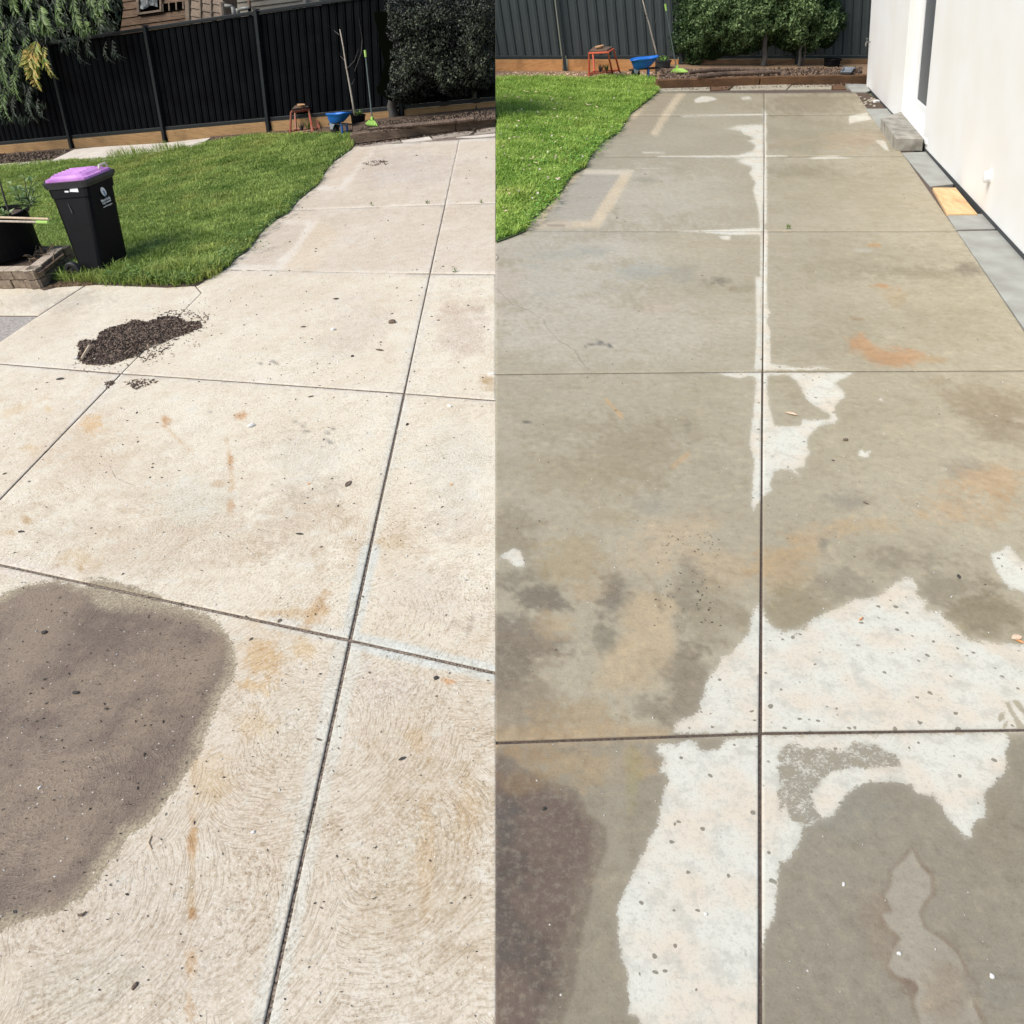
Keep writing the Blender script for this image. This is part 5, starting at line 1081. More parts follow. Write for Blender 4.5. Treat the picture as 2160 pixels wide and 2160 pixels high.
stool(Lf, 'faded red step stool standing in dry straw before the black fence', [(612, 285.6), (660, 279.5), (674, 273.5), (624.5, 278)], [(614, 236.5), (651, 231.5), (660, 225.5), (622, 228)], (627, 644, 219, 227), M['red_L'])[1]
o = [o_ for o_ in C.objects if o_.name == 'bowl'][0]; mark(o, 'tan bowl standing on the faded red stool by the black fence', 'bowl')
barrow(Lf, 'blue toy wheelbarrow beside the pot of the bare sapling, black fence behind', 689, 745, 231, 246, 284, 697.5, 726, 260, 706, 725)
def sapling(yd, lbl, xl, xr, yrim, ybase, base, top, m, branches, clip, lab2):
    root, S, X, Y, U, r, ppm = potted(yd, 'planter_pot', lbl, xl, xr, yrim, ybase, m)
    b0 = hit(base[0], base[1], S, Y); T = hit(top[0], top[1], S, Y)
    tr = thing('bare_sapling', lab2, 'sapling', b0, (X, Y, U))
    pts = [b0 - U * .05] + [b0.lerp(T, k / 5) + X * random.uniform(-.008, .008) for k in range(1, 6)]
    MB().tube(pts, [.017, .016, .0145, .013, .011, .008], 8).build('trunk', M['sap'], tr, smooth=True)
    for br in branches:
        P = [hit(x, y, S + Y * random.uniform(-.1, .1), Y) for x, y in br]; MB().tube(P, [.005] * (len(P) - 1) + [.002], 5).build('branch', M['twig'], tr)
    leaflet_sprig(yd, root, S, [S + X * r * .5 * math.cos(k) + Y * r * .5 * math.sin(k) + U * random.uniform(.04, .09) for k in range(9)], M['weed'], X, Y, U, M['weed'] if yd is Lf else M['weedR'], .05, 4)
sapling(Lf, 'black plant pot with low weeds at the corner of the lawn, dark yard', 741, 772, 241, 273, (749, 243), (717, 62), M['pot'],
        [[(716, 74), (704, 64), (692, 54)], [(748, 150), (762, 112), (764, 84), (757, 40)], [(731, 146), (748, 128), (756, 104)], [(727, 128), (718, 118), (716, 112)], [(737, 182), (744, 176), (748, 166)]], -1, 'thin bare sapling leaning left out of the pot before the black fence')
broom(Lf, 'lime green rake with a grey handle leaning against the black fence', (786, 262), (770, 106), .09, (773, 805, 266), h=hL)
# spiky seedlings under the stools
for yd, pts_, lb, sd_ in ((Lf, [(637, 280), (651, 277)], ' spiky seedling under the faded red stool', -1), (Rg, [(1265, 155), (1280, 154)], ' spiky seedling under the bright red stool', 1)):
    for k, (x, y) in enumerate(pts_):
        B, X, Y, U, ppm = yd.frame(x, y); Cs, Ds = [], []
        for i in range(9): a_ = random.uniform(-.6, .6); d = (U + X * a_ + Y * random.uniform(-.3, .3)).normalized(); Cs.append(B + d * .09); Ds.append(d)
        o = leaves('spiky_seedling', np.array(Cs), np.array(Ds), rvec(9) - np.array(Y), .18, .022, M['weed'] if k else M['twig'], origin=B); mark(o, ('dark' if k == 0 else 'green') + lb + (', left of two' if k == 0 else ', right of two'), 'seedling', group='seedlings under the %s stool' % ('faded' if yd is Lf else 'bright'))

# ---- wheelie bin
N = Lf.N; Hh = .80
tP = [Lf.g(99, 393, Hh), Lf.g(181, 386, Hh), Lf.g(233, 365, Hh)]
e1 = (tP[0] - tP[1]).normalized(); e2 = (tP[2] - tP[1]); e2 = (e2 - e1 * e2.dot(e1)).normalized(); l1, l2 = (tP[0] - tP[1]).length, .39
tP = [tP[1] + e1 * l1, tP[1], tP[1] + e2 * l2, tP[1] + e1 * l1 + e2 * l2]
b1 = Lf.g(218, 583); bP = [b1 + e1 * .28, b1, b1 + e2 * .425, b1 + e1 * .28 + e2 * .425]
print('bin base', (bP[0] - bP[1]).length, (bP[2] - bP[1]).length, 'top', (tP[0] - tP[1]).length, (tP[2] - tP[1]).length)
cB = sum(bP, Vector()) / 4; cT = sum(tP, Vector()) / 4; bx = (tP[1] - tP[0]).normalized(); by = N.cross(bx)
wb = thing('wheelie_bin', 'black wheelie bin with a purple lid standing at the corner of the lawn', 'bin', cB, (bx, by, N))
def rnd_rect(c4, k=.12, lift=0., grow=1.):
    c = sum(c4, Vector()) / 4; out = []
    q4_ = [c + (p_ - c) * grow + N * lift for p_ in c4]
    for i in range(4):
        a_, b_, d_ = q4_[i - 1], q4_[i], q4_[(i + 1) % 4]
        out += [b_ + (a_ - b_) * k, b_ + (a_ - b_) * k * .3 + (d_ - b_) * k * .3, b_ + (d_ - b_) * k]
    return out
lerp4 = lambda f: [a_.lerp(b_, f) for a_, b_ in zip(bP, tP)]
MB().rings([rnd_rect(lerp4(0), .2, 0, .93), rnd_rect(lerp4(.02), .15, 0, 1.), rnd_rect(lerp4(.86), .1), rnd_rect(lerp4(.862), .1, 0, 1.05), rnd_rect(lerp4(.96), .1, 0, 1.06)]).build('body', M['binblack'], wb)
MB().rings([rnd_rect(lerp4(.96), .1, 0, 1.10), rnd_rect(lerp4(1.), .1, 0, 1.17), rnd_rect(lerp4(1.), .1, .028, 1.17), rnd_rect(lerp4(1.), .1, .03, 1.05)]).build('rim', M['binrim'], wb)
lid = MB(); lid.rings([rnd_rect(lerp4(1.), .14, .031, 1.10), rnd_rect(lerp4(1.), .14, .05, 1.08), rnd_rect(lerp4(1.), .16, .056, .96), rnd_rect(lerp4(1.), .18, .075, .86), rnd_rect(lerp4(1.), .2, .085, .60)]); lido = lid.build('lid', M['purple'], wb)
dv = (tP[2] - tP[1]); lv = (tP[1] - tP[0])
for f in (.22, .36, .5, .64, .78):
    a_ = cT - lv * .36 + dv * (f - .5) + N * .082; b_ = cT + lv * .30 + dv * (f - .5) + N * .082; MB().tube([a_, b_], .009, 5).build('lid_rib', M['purple'], lido)
hb_ = cT - lv * .56; MB().tube([hb_ - dv * .42 + N * .02, hb_ + dv * .42 + N * .02], .022, 8).build('hinge_bar', M['binrim'], wb)
hh = cT + lv * .50 + N * .07 + dv * .28; MB().tube([hh - dv * .16, hh - dv * .12 + N * .03, hh + dv * .12 + N * .03, hh + dv * .16], .012, 6).build('lid_handle', M['paleslab'], lido)
axd = (bP[3] - bP[0]).normalized(); wr = .088; outd = (bP[0] - bP[1]).normalized()
for e, s_ in ((bP[0], -1), (bP[3], 1)):
    wc = e + N * (wr - .005) + outd * .01 + axd * (s_ * .035); f1, f2 = outd, N; wo = MB()
    wo.rings([[wc + (f1 * math.cos(t) + f2 * math.sin(t)) * rr + axd * d for t in [2 * math.pi * i / 24 for i in range(24)]] for rr, d in ((wr * .55, -.012 * 1), (wr * .62, -.03), (wr * .9, -.032), (wr, -.022), (wr, .022), (wr * .9, .03))]); w_ = wo.build('wheel', M['black'], wb)
    MB().lathe(wc - axd * .034, f1, f2, axd, [(.022, 0), (.022, .01)], 10).build('hub', M['binrim'], w_)
MB().tube([bP[0] + N * wr + outd * .01, bP[3] + N * wr + outd * .01], .012, 6).build('axle', M['steel'], wb)
nS = (bP[1] - bP[0]).cross(tP[0] - bP[0]).normalized(); nS = nS if nS.dot(FW) < 0 else -nS; pS = bP[0] + nS * .012
nF = (bP[2] - bP[1]).cross(tP[1] - bP[1]).normalized(); nF = nF if nF.dot(FW) < 0 else -nF; pF = bP[1] + nF * .012
for P in ([(147.8, 395.2), (162.4, 392.8), (165.7, 405.2), (147, 404.7)], [(136.2, 402.6), (144.2, 402.6), (144.8, 405.9), (136.4, 406)]):
    quadbox(Lf, 'sticker', [hit(x, y, pS, nS) for x, y in P], .002, M['white'], wb, -nS)
quadbox(Lf, 'scratch', [hit(x, y, pS, nS) for x, y in [(142.6, 430), (143.8, 430), (152.8, 449), (151.4, 450.4)]], .0015, M['binrim'], wb, -nS)
fh = (hit(231.4, 418.4, pF, nF) - hit(214, 426.7, pF, nF)).normalized(); fv = nF.cross(fh); fv = fv if fv.dot(N) > 0 else -fv
cc = hit(218.2, 404.3, pF, nF); MB().prism([cc + fh * math.cos(t) * .032 + fv * math.sin(t) * .043 for t in [2 * math.pi * i / 28 for i in range(28)]], nF * .002).build('emblem', M['white'], wb)
for k, (dx, hh_) in enumerate(((-.006, .030), (.002, .034), (.010, .028))):
    c_ = cc + fh * dx + nF * .0035 - fv * .008; MB().prism([c_ - fh * .0022 - fv * hh_, c_ + fh * .0022 - fv * hh_, c_ + fh * .0022 + fv * hh_ * .6, c_ - fh * .0022 + fv * hh_ * .6], nF * .001).build('emblem_stripe', M['blue_print'], wb)
for txt, (x, y), sz in (('Merri-bek', (214.3, 427.3), .034), ('City Council', (216.8, 431.8), .025), ('merri-bek.vic.gov.au', (218.4, 438.6), .0165)):
    cu = bpy.data.curves.new('lettering', 'FONT'); cu.body = txt; cu.size = sz; cu.extrude = .0006; cu.offset = .0006; cu.materials.append(M['white'])
    o = bpy.data.objects.new('lettering', cu); C.collection.objects.link(o); m4 = Matrix((fh, fv, nF)).transposed().to_4x4(); m4.translation = hit(x, y, pF, nF) + nF * .002
    bpy.context.view_layer.update(); me_ = bpy.data.meshes.new_from_object(o.evaluated_get(bpy.context.evaluated_depsgraph_get())); bpy.data.objects.remove(o)
    me_.transform(m4); me_.materials.clear(); link_mesh('lettering', me_, M['white'], wb)

# ---- stone planter with the big pot
A0 = Lf.g(92, 609); hB = Lf.height(A0, 572, N) / 2
pl = thing('stone_planter', 'low sandstone block planter in the left corner holding the big black pot', 'planter', A0, None)
def wallrun(a, b, L, off, depth=.12, courses=(0, 1)):
    P, Q = Lf.g(*a), Lf.g(*b); X = (Q - P).normalized(); Y = N.cross(X); Y = Y if Y.dot(FW) > 0 else -Y; tot = (Q - P).length
    for c in courses:
        u = -off * (c % 2)
        while u < tot - .02:
            u1 = min(u + L * random.uniform(.92, 1.08), tot); u0 = max(u, 0)
            if u1 - u0 > .03:
                ctr = P + X * ((u0 + u1) / 2) + Y * (depth / 2 + random.uniform(-.006, .006)) + N * (hB * (c + .5)); b_ = MB(); b_.box(ctr, X, Y, N, u1 - u0 - .006, depth, hB - .005, random.uniform(.97, 1.)); b_.build('block', M['block'] if c == 0 else M['blocktop' if False else 'block'], pl, bevel=.006)
            u = u1
wallrun((88, 609), (-320, 611), .19, .09); wallrun((92, 608), (150, 559), .15, .07)
wallrun((150, 559), (100, 562), .2, .1)
for (a, b) in (((88, 609), (-320, 611)), ((92, 608), (150, 559))):
    P, Q = Lf.g(*a), Lf.g(*b); X = (Q - P).normalized(); Y = N.cross(X); Y = Y if Y.dot(FW) > 0 else -Y; u = 0; tot = (Q - P).length
    while u < tot: 
        u1 = min(u + .2, tot); MB().box(P + X * ((u + u1) / 2) + Y * .06 + N * (hB * 2 + .006), X, Y, N, u1 - u - .008, .125, .014).build('capping_stone', M['blocktop'], pl, bevel=.003); u = u1
sheet(Lf, [(-300, 580), (84, 576), (136, 536), (110, 520), (-300, 500)], M['soil'], 'soil', hB * 1.75, kind=None, origin=False, parent=pl)
B, X, Y, U, ppm = Lf.frame(18, 566, N); B = Lf.g(18, 546, hB * 1.75); R1 = 74 / ppm; Hp_ = Lf.height(B, 455, N)
bp_ = thing('planter_pot', 'big black pot standing in the stone planter in the left corner', 'plant pot', B, (X, Y, U))
MB().lathe(B, X, Y, U, [(R1 * .9, .05), (R1 * .98, Hp_ * .93), (R1 * 1.04, Hp_ * .93), (R1 * 1.04, Hp_), (R1 * .95, Hp_), (R1 * .93, Hp_ * .9)], 36, True, False).build('pot', M['pot'], bp_)
MB().lathe(B + U * Hp_ * .9, X, Y, U, [(R1 * .94, 0), (R1 * .5, .02), (.001, .03)], 24, False, False).build('soil', M['soil'], bp_)
top = B + U * Hp_ * .93
for (bx_, by_, tips, lb) in ((56, 448, [(55, 374), (38, 398), (70, 402), (44, 420), (66, 424), (30, 388), (76, 418), (60, 386)], 'pale tomato seedling growing at the right side of the big black pot'), (6, 462, [(0, 452), (12, 455), (-6, 458), (8, 470)], 'low leafy seedling spilling over the rim of the big black pot')):
    b0 = hit(bx_, by_, top, U); t_ = thing('tomato_seedling', lb, 'seedling', b0, (X, Y, U)); leaflet_sprig(Lf, t_, b0, [hit(x, y, b0, Y) + Y * random.uniform(-.06, .06) for x, y in tips], M['twig'], X, Y, U, M['tomato'], .085, 11)
b0 = hit(22, 455, top, U); o = MB().tube([b0, hit(10, 420, b0, Y), hit(-4, 370, b0, Y)], [.012, .01, .008], 7).build('plant_stake', M['twig'], origin=b0); mark(o, 'dark stake standing in the big black pot', 'stake')
rim = B + U * Hp_
for (p0_, p1_, r_, m_, lb) in (((-20, 458), (103, 462), .011, M['bamboo'], 'pale bamboo cane laid across the rim of the big black pot, upper of two'), ((-20, 466), (101, 469), .010, M['sap'], 'brown bamboo cane with a lime end laid across the pot rim, lower of two')):
    P, Q = hit(*p0_, rim + U * .02 - Y * 0, U), hit(*p1_, rim + U * .02, U); o = MB().tube([P, P.lerp(Q, .5), Q], r_, 8).build('bamboo_cane', m_, origin=P); mark(o, lb, 'cane')
    if 'lime' in lb: o2 = MB().tube([P.lerp(Q, .82), Q + (Q - P).normalized() * .004], r_ * 1.4, 8).build('end_sleeve', M['lime'], o)
tw = MB()
for k in range(46):
    x, y = random.uniform(66, 116), random.uniform(528, 562); P = Lf.g(x, y - 8, hB * 1.8); d = (X * random.uniform(-1, 1) + Y * random.uniform(-1, 1) + N * random.uniform(0, .8)).normalized(); tw.tube([P, P + d * .05 + N * .02, P + d * random.uniform(.07, .13)], [.006, .005, .003], 5)
mark(tw.build('dry_twigs', M['straw'], origin=Lf.g(95, 550, hB)), 'curled dry twigs and stalks heaped at the foot of the big black pot', 'twigs', kind='stuff')

# ------------------------------------------------------------------ LEFT YARD: what lies on the slabs
pile = [(163, 757), (168, 738), (164, 724), (180, 716), (204, 721), (212, 702), (232, 692), (266, 684), (284, 674), (310, 680), (345, 667), (372, 668), (392, 678), (422, 678), (427, 690), (400, 700), (386, 706), (360, 715), (330, 728), (305, 738), (288, 752), (262, 758), (240, 768), (200, 770), (178, 768)]
def md(x, y): return .030 * max(0, math.exp(-((x - 280) / 75) ** 2 - ((y - 722) / 28) ** 2))
P3 = [Lf.g(x, y, .002) for x, y in pile]
mulch(Lf, 'bark_pile', pile, .004, 5600, .036, .008, M['chips'], 'heap of dark bark mulch swept onto the pale slab behind the joint', False, 'mulch heap', md)
mulch(Lf, 'bark_pile', [(300, 690), (350, 655), (420, 650), (444, 665), (425, 700), (380, 712), (350, 745), (300, 765), (280, 748)], .003, 460, .034, .006, M['chips'], 'loose bark bits scattered right of the mulch heap', False, 'mulch')
mulch(Lf, 'bark_pile', [(230, 690), (300, 655), (440, 625), (470, 660), (440, 720), (360, 770), (270, 785), (200, 790), (150, 780), (150, 730)], .003, 260, .022, .004, M['chips'], 'fine brown crumbs strewn all round the mulch heap', False, 'mulch')
mulch(Lf, 'bark_pile', [(262, 806), (285, 800), (322, 798), (330, 806), (300, 818), (285, 822)], .003, 110, .035, .006, M['chips'], 'small spill of bark just below the crossing of the joints', False, 'mulch')
mulch(Lf, 'bark_pile', [(220, 806), (244, 802), (238, 812), (226, 820)], .003, 70, .035, .006, M['chips'], 'tiny spill of bark lying left of the crossing of the joints', False, 'mulch')
V, F = [], []   # loose specks of litter, far too many to count
def specks(yd, name, n, box, m, label, L=(4, 9), side=True, dens=None):
    mb = MB()
    for k in range(n):
        x, y = random.uniform(box[0], box[2]), random.uniform(box[1], box[3])
        if side and (abs(x - SEAM) < 12): continue
        if dens and not dens(x, y): continue
        B = yd.g(x, y, .001); a_ = random.uniform(0, 6.3); X0 = (yd.g(x + 5, y) - B).normalized(); d = X0 * math.cos(a_) + yd.N.cross(X0) * math.sin(a_); e = yd.N.cross(d)
        ppm = FPX / (B - CAM).dot(FW); l_ = random.uniform(*L) * (random.random() ** .8 + .35) / ppm; w = l_ * random.uniform(.18, .5)
        mb.add([B - d * l_ / 2, B + e * w / 2 + yd.N * .002, B + d * l_ / 2 + yd.N * .002, B - e * w / 2 + yd.N * .003, B + yd.N * (.004 + w * .3)], [(0, 1, 4), (1, 2, 4), (2, 3, 4), (3, 0, 4)])
    o = mb.build(name, m, origin=yd.g((box[0] + box[2]) / 2, (box[1] + box[3]) / 2)); return mark(o, label, 'litter', kind='stuff')
okL = lambda x, y: y > 620 or x > 480 + (600 - y) * .85
specks(Lf, 'leaf_litter', 500, (0, 560, 1040, 2150), M['leafdark'], 'tiny dark crumbs of leaf strewn over the dry slabs', (3, 8), dens=okL)
specks(Lf, 'leaf_litter', 240, (480, 320, 1040, 860), M['leafdark'], 'small dark crumbs on the far dry slabs', (3, 6.5), dens=okL)
specks(Lf, 'leaf_litter', 150, (0, 660, 1040, 2150), M['leafbrown'], 'tiny brown crumbs of leaf strewn over the dry slabs', (4, 10), dens=okL)
specks(Lf, 'pale_crumbs', 420, (0, 760, 1040, 2150), M['shell'], 'tiny pale grit and flakes strewn over the dry slabs', (3, 7), dens=okL)
specks(Lf, 'leaf_litter', 90, (0, 1250, 440, 1900), M['leafdark'], 'dark litter on the damp stain', (4, 11))
LL = [((127, 800), .2, 20, 9, 'leafdark', 0, 'curled dark leaf on the slab left of the joint crossing'), ((709, 631), 0., 15, 7, 'leafdark', 0, 'dark leaf lying on its own near the far end of the second slab'),
      ((828, 681), .2, 17, 12, 'leafbrown', 1, 'brown clod lying left of the long joint'), ((640, 690), .1, 13, 5, 'leafdark', 0, 'flat dark leaf left of the white chip'), ((744, 752), 1.4, 8, 6, 'leafdark', 1, 'black pebble-like crumb on the middle slab'),
      ((801, 739), -.3, 24, 7, 'leafbrown', 0, 'long brown leaf left of the long joint'), ((656, 837), .5, 13, 5, 'leafbrown', 0, 'brown leaf just below the second cross joint'), ((859, 896), 1.3, 8, 6, 'leafdark', 1, 'dark seed beside the long joint'),
      ((735, 1021), 1.4, 24, 11, 'leafbrown', 0, 'veined brown leaf standing out left of the long joint'), ((632, 1127), -.1, 20, 6, 'leafdark', 0, 'torn dark leaf on the speckled slab'), ((590, 1310), 1.4, 13, 7, 'leafbrown', 0, 'small grey leaf at the edge of the cross joint'),
      ((920, 1431), .2, 13, 10, 'leafdark', 1, 'crumbly black leaf beside the rust mark'), ((849, 1601), .5, 18, 7, 'leafdark', 0, 'dark pointed leaf on the swirled slab'), ((673, 1561), -.3, 14, 5, 'leafbrown', 0, 'pale brown leaf on the margin of the long joint'),
      ((952, 1023), -.9, 8, 5, 'leaforange', 0, 'little orange leaf right of the long joint'), ((652, 1021), .1, 6, 5, 'leaforange', 0, 'tiny red berry leaf on the middle slab'), ((285, 2080), 1.3, 18, 11, 'leafbrown', 1, 'grey stone chip near the lower edge of the dry slab'),
      ((46, 1123), .1, 13, 4, 'leafdark', 2, 'short black twig above the damp stain'), ((94, 1335), .2, 14, 9, 'leafdark', 1, 'black clod on the upper part of the damp stain'), ((161, 1462), -.1, 18, 9, 'leafdark', 1, 'largest black clod on the damp stain'),
      ((175, 1928), .5, 16, 6, 'leafbrown', 2, 'curled brown stem at the lower rim of the damp stain'), ((32, 1924), -.7, 12, 6, 'leafdark', 0, 'dark leaf near the lower left of the damp stain'), ((320, 1778), -1.1, 34, 4, 'bamboo', 2, 'pale straw twig lying just outside the damp stain'),
      ((480, 1094 - 190), .9, 15, 10, 'shell', 1, None)]
for (pos, an, L_, W_, m_, kd, lb) in LL:
    if lb: chip(Lf, pos, an, L_, W_, 0, M[m_], {0: 'fallen_leaf', 1: 'clod' if 'clod' in lb else 'small_chip', 2: 'twig'}[kd], kd, label=lb, cat={0: 'leaf', 1: 'debris', 2: 'twig'}[kd])
for (pos, an, L_, W_, lb) in (((530, 900), .9, 20, 11, 'white angular flake lying above the rust streak'), ((703, 697), .4, 11, 10, 'round white chip on the second slab'), ((1036, 790), .1, 16, 7, 'white flake at the seam side of the far slab'), ((948, 857), -.4, 14, 6, 'pale flake just under the second cross joint'),
      ((84, 1662), 1., 11, 6, 'white flake in the lower part of the damp stain'), ((534, 1756), .2, 9, 8, 'small white stone on the lower slab'), ((162, 757), .9, 11, 8, 'white scrap at the left foot of the mulch heap'), ((313, 733), .9, 14, 11, 'tan leaf scrap lying on the mulch heap')):
    chip(Lf, pos, an, L_, W_, 0, M['shell'] if 'tan' not in lb else M['leafpale'], 'flake', 1, label=lb, cat='flake')
P, Q = Lf.g(189, 729, .04), Lf.g(173, 756, .02); mark(MB().tube([P, Q], .011, 5).build('wood_splinter', M['bamboo'], origin=Q), 'pale wood splinter sticking out of the left end of the mulch heap', 'splinter')
mulch(Lf, 'bark_shreds', [(760, 345), (790, 338), (820, 340), (818, 348), (780, 350)], .003, 90, .07, .005, M['leafbrown'], 'small spill of bark shreds on the farthest dry slab', False, 'mulch')
def tuft(yd, x, y, lb, m, n=12, h=.035):
    B, X, Y, U, ppm = yd.frame(x, y); d = rvec(n) + np.array(yd.N) * 1.2
    o = leaves('weed_tuft', np.array(B) + d * h * .4, d, rvec(n), h, h * .22, m, origin=B); mark(o, lb, 'weed')
for (x, y, lb) in ((959, 574, 'dark weed tuft growing in the cross joint right of the long joint'), (785, 434, 'small weed growing in the faint far cross joint, left of two'), (902, 430, 'small weed growing in the faint far cross joint, right of two'), (1015, 428, 'weed tuft at the seam end of the faint far cross joint')):
    tuft(Lf, x, y, lb, M['weed'])

# ------------------------------------------------------------------ RIGHT YARD: lawn, beds, fence
lawnR = [(1000, 166), (1045, 168), (1120, 165), (1230, 167), (1337, 165), (1382, 169), (1390, 182), (1387, 194), (1369, 210), (1348, 226), (1326, 243), (1315, 266), (1299, 284), (1266, 301), (1246, 330), (1234, 354), (1210, 366), (1182, 406), (1158, 430), (1119, 466), (1108, 487), (1084, 497), (1045, 511), (1000, 522)]
sheet(Rg, lawnR, M['turf'], 'lawn', .012)
sheet(Rg, [(1045, 146), (1392, 146), (1392, 170), (1300, 168), (1045, 172)], M['soil_R'], 'garden_bed', .008)
blades(Rg, 'lawn_grass', lawnR, M['grass_R'], 5200, .085, .011, 'bright green grass of the lawn beside the washed slabs', 21, flat=.75)
weeds(Rg, 'clover_weeds', along([(1388, 194), (1326, 243), (1299, 284), (1246, 330), (1210, 366), (1158, 430), (1108, 487)], 5, 7) + [(random.uniform(1120, 1270), random.uniform(270, 360)) for _ in range(60)], M['weedR'], 'broad leaved weeds along the edge of the bright lawn', 9, .04, .13)
fl = [(random.uniform(1050, 1330), random.uniform(180, 470)) for _ in range(90)]
fl = [q_ for q_ in fl if inside(np.array([q_[0]]), np.array([q_[1]]), lawnR)[0]][:34]
Cs = np.array([Rg.g(x, y, .10) for x, y in fl]); o = leaves('clover_flowers', Cs, rvec(len(Cs)), rvec(len(Cs)) + np.array([0, -1, 1.]), .032, .03, M['flower'], origin=Vector(Cs[0])); mark(o, 'pale clover flowers dotted over the bright lawn', 'flowers', kind='stuff')
mulch(Rg, 'dry_straw', [(1050, 152), (1385, 153), (1380, 166), (1050, 168)], .01, 900, .07, .012, M['leafpale'], 'pale litter and mulch between the orange plinth and the bright lawn', True)
def woodR(k, i): return M['sleeper_R'] if i < 2 else M['sleeper_Rd']
rootR, rA, rX, rY, rU, rH = fence(Rg, 'steel_fence', 'charcoal grey corrugated steel fence on a timber plinth behind the bright lawn', (1045, 150), (1830, 149), [1193, 1436, 1680], (1300, -76), (1300, 121), .183, M['fence_R'], M['rail_R'], woodR, (1040, 1990), depth=.03, planks=1)
kR, hR = kerb_sleepers(Rg, 'sleeper_edging', 'brown timber sleepers edging the bed under the green hedge', [((1386, 187), (1600, 180)), ((1603, 180), (1830, 176))], 168.5, .12, M['edge_R'], 'garden edging', 1)
sheet(Rg, [(1386, 167), (1600, 162), (1840, 156), (1840, 132), (1386, 132)], M['soil_R'], 'raised_bed', hR - .02)
mulch(Rg, 'bark_mulch', [(1390, 165), (1600, 160), (1820, 155), (1820, 142), (1390, 146)], hR, 1500, .08, .018, M['chips'], 'dark mulch on the raised bed under the green hedge', False)
mulch(Rg, 'bark_mulch', [(1390, 186), (1600, 180), (1800, 176), (1800, 182), (1600, 187), (1390, 191)], .0, 500, .06, .014, M['chips'], 'dark crumbs along the foot of the brown sleepers', False)
for nm, P, r_, lb in (('fallen_branch', [(1452, 153), (1500, 148), (1560, 146), (1612, 147)], .035, 'upper of two bark covered branches lying on the bed under the green hedge'), ('fallen_branch', [(1470, 161), (1530, 156), (1590, 154), (1645, 151)], .04, 'lower of two bark covered branches lying on the brown sleepers')):
    o = MB().tube([Rg.g(x, y, hR + .04) for x, y in P], [r_ * k for k in (.7, 1., 1.1, .8)], 8).build(nm, M['bark'], origin=Rg.g(*P[0], hR)); mark(o, lb, 'branch')
z6b = lambda L: q(4.025, 1380, 120, L)
pieces(Rg, [z6b(P) for P in ([(45, 268), (470, 255), (472, 288), (45, 296)], [(480, 250), (680, 238), (620, 276), (480, 286)], [(690, 238), (1160, 232), (1118, 278), (640, 284)], [(1172, 240), (1505, 236), (1505, 274), (1130, 278)], [(1515, 238), (1598, 234), (1630, 274), (1515, 276)], [(1625, 226), (1800, 232), (1835, 285), (1800, 300), (1680, 296)])], patR, 1, [M['brokenR'], M['edge_R'], M['brokenR'], M['brokenR'], M['edge_R'], M['strip']])
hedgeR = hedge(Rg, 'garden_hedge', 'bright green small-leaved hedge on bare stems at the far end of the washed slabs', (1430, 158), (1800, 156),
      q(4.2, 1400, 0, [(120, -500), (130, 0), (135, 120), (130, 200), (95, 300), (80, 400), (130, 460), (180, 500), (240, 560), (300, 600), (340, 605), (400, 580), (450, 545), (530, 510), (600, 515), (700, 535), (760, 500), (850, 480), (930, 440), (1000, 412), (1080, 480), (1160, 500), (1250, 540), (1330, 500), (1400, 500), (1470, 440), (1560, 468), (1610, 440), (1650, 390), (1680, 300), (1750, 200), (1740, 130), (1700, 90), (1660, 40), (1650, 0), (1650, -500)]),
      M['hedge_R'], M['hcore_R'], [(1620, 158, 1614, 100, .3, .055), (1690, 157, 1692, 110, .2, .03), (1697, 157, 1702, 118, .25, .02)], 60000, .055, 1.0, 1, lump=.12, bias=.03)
potted(Rg, 'planter_pot', 'black plant pot under the right end of the green hedge', 1734, 1768, 124, 154, M['pot'])
def tray(label, x0, x1, y0, y1):
    P = [Rg.g(x, y, hR + .05) for x, y in ((x0, y1), (x1 - 8, y1), (x1, y0), (x0 + 8, y0))]; r0 = [p_ for p_ in P]; c = sum(P, Vector()) / 4
    o = MB().rings([[c + (p_ - c) * .85 - Rg.N * .05 for p_ in P], [p_ for p_ in P], [c + (p_ - c) * .88 + Rg.N * .004 for p_ in P], [c + (p_ - c) * .75 - Rg.N * .03 for p_ in P]]).build('shallow_tray', M['steel'], origin=c); mark(o, label, 'tray')
tray('grey shallow tray on the bed between the hedge and the white house', 1772, 1804, 141, 152)

st, bw = stool(Rg, 'bright orange-red step stool standing behind the bright lawn', [(1242.5, 161), (1292, 155.5), (1307, 152), (1254, 155)], [(1242.5, 112.5), (1282, 110.5), (1294, 103.5), (1250, 104.5)], (1255, 1275, 95, 105), M['red_R']); mark(bw, 'tan bowl on the bright orange-red stool', 'bowl')
barrow(Rg, 'bright blue toy wheelbarrow standing behind the bright lawn', 1327, 1384, 115, 130, 164, 1339, 1368, 144, 1341, 1367)
sapling(Rg, 'charcoal plant pot with green weeds behind the bright lawn beside the wheelbarrow', 1379, 1413, 127, 157, (1389, 128), (1355, 0), M['potR'], [[(1365, 35), (1358, 22), (1352, 14)], [(1372, 60), (1382, 48), (1384, 30)]], 1, 'pale bare sapling leaning left in front of the charcoal grey fence')
broom(Rg, 'lime green rake with a grey handle before the charcoal grey fence', (1427, 151), (1403, 8), .10, (1416, 1449, 154), h=hR)

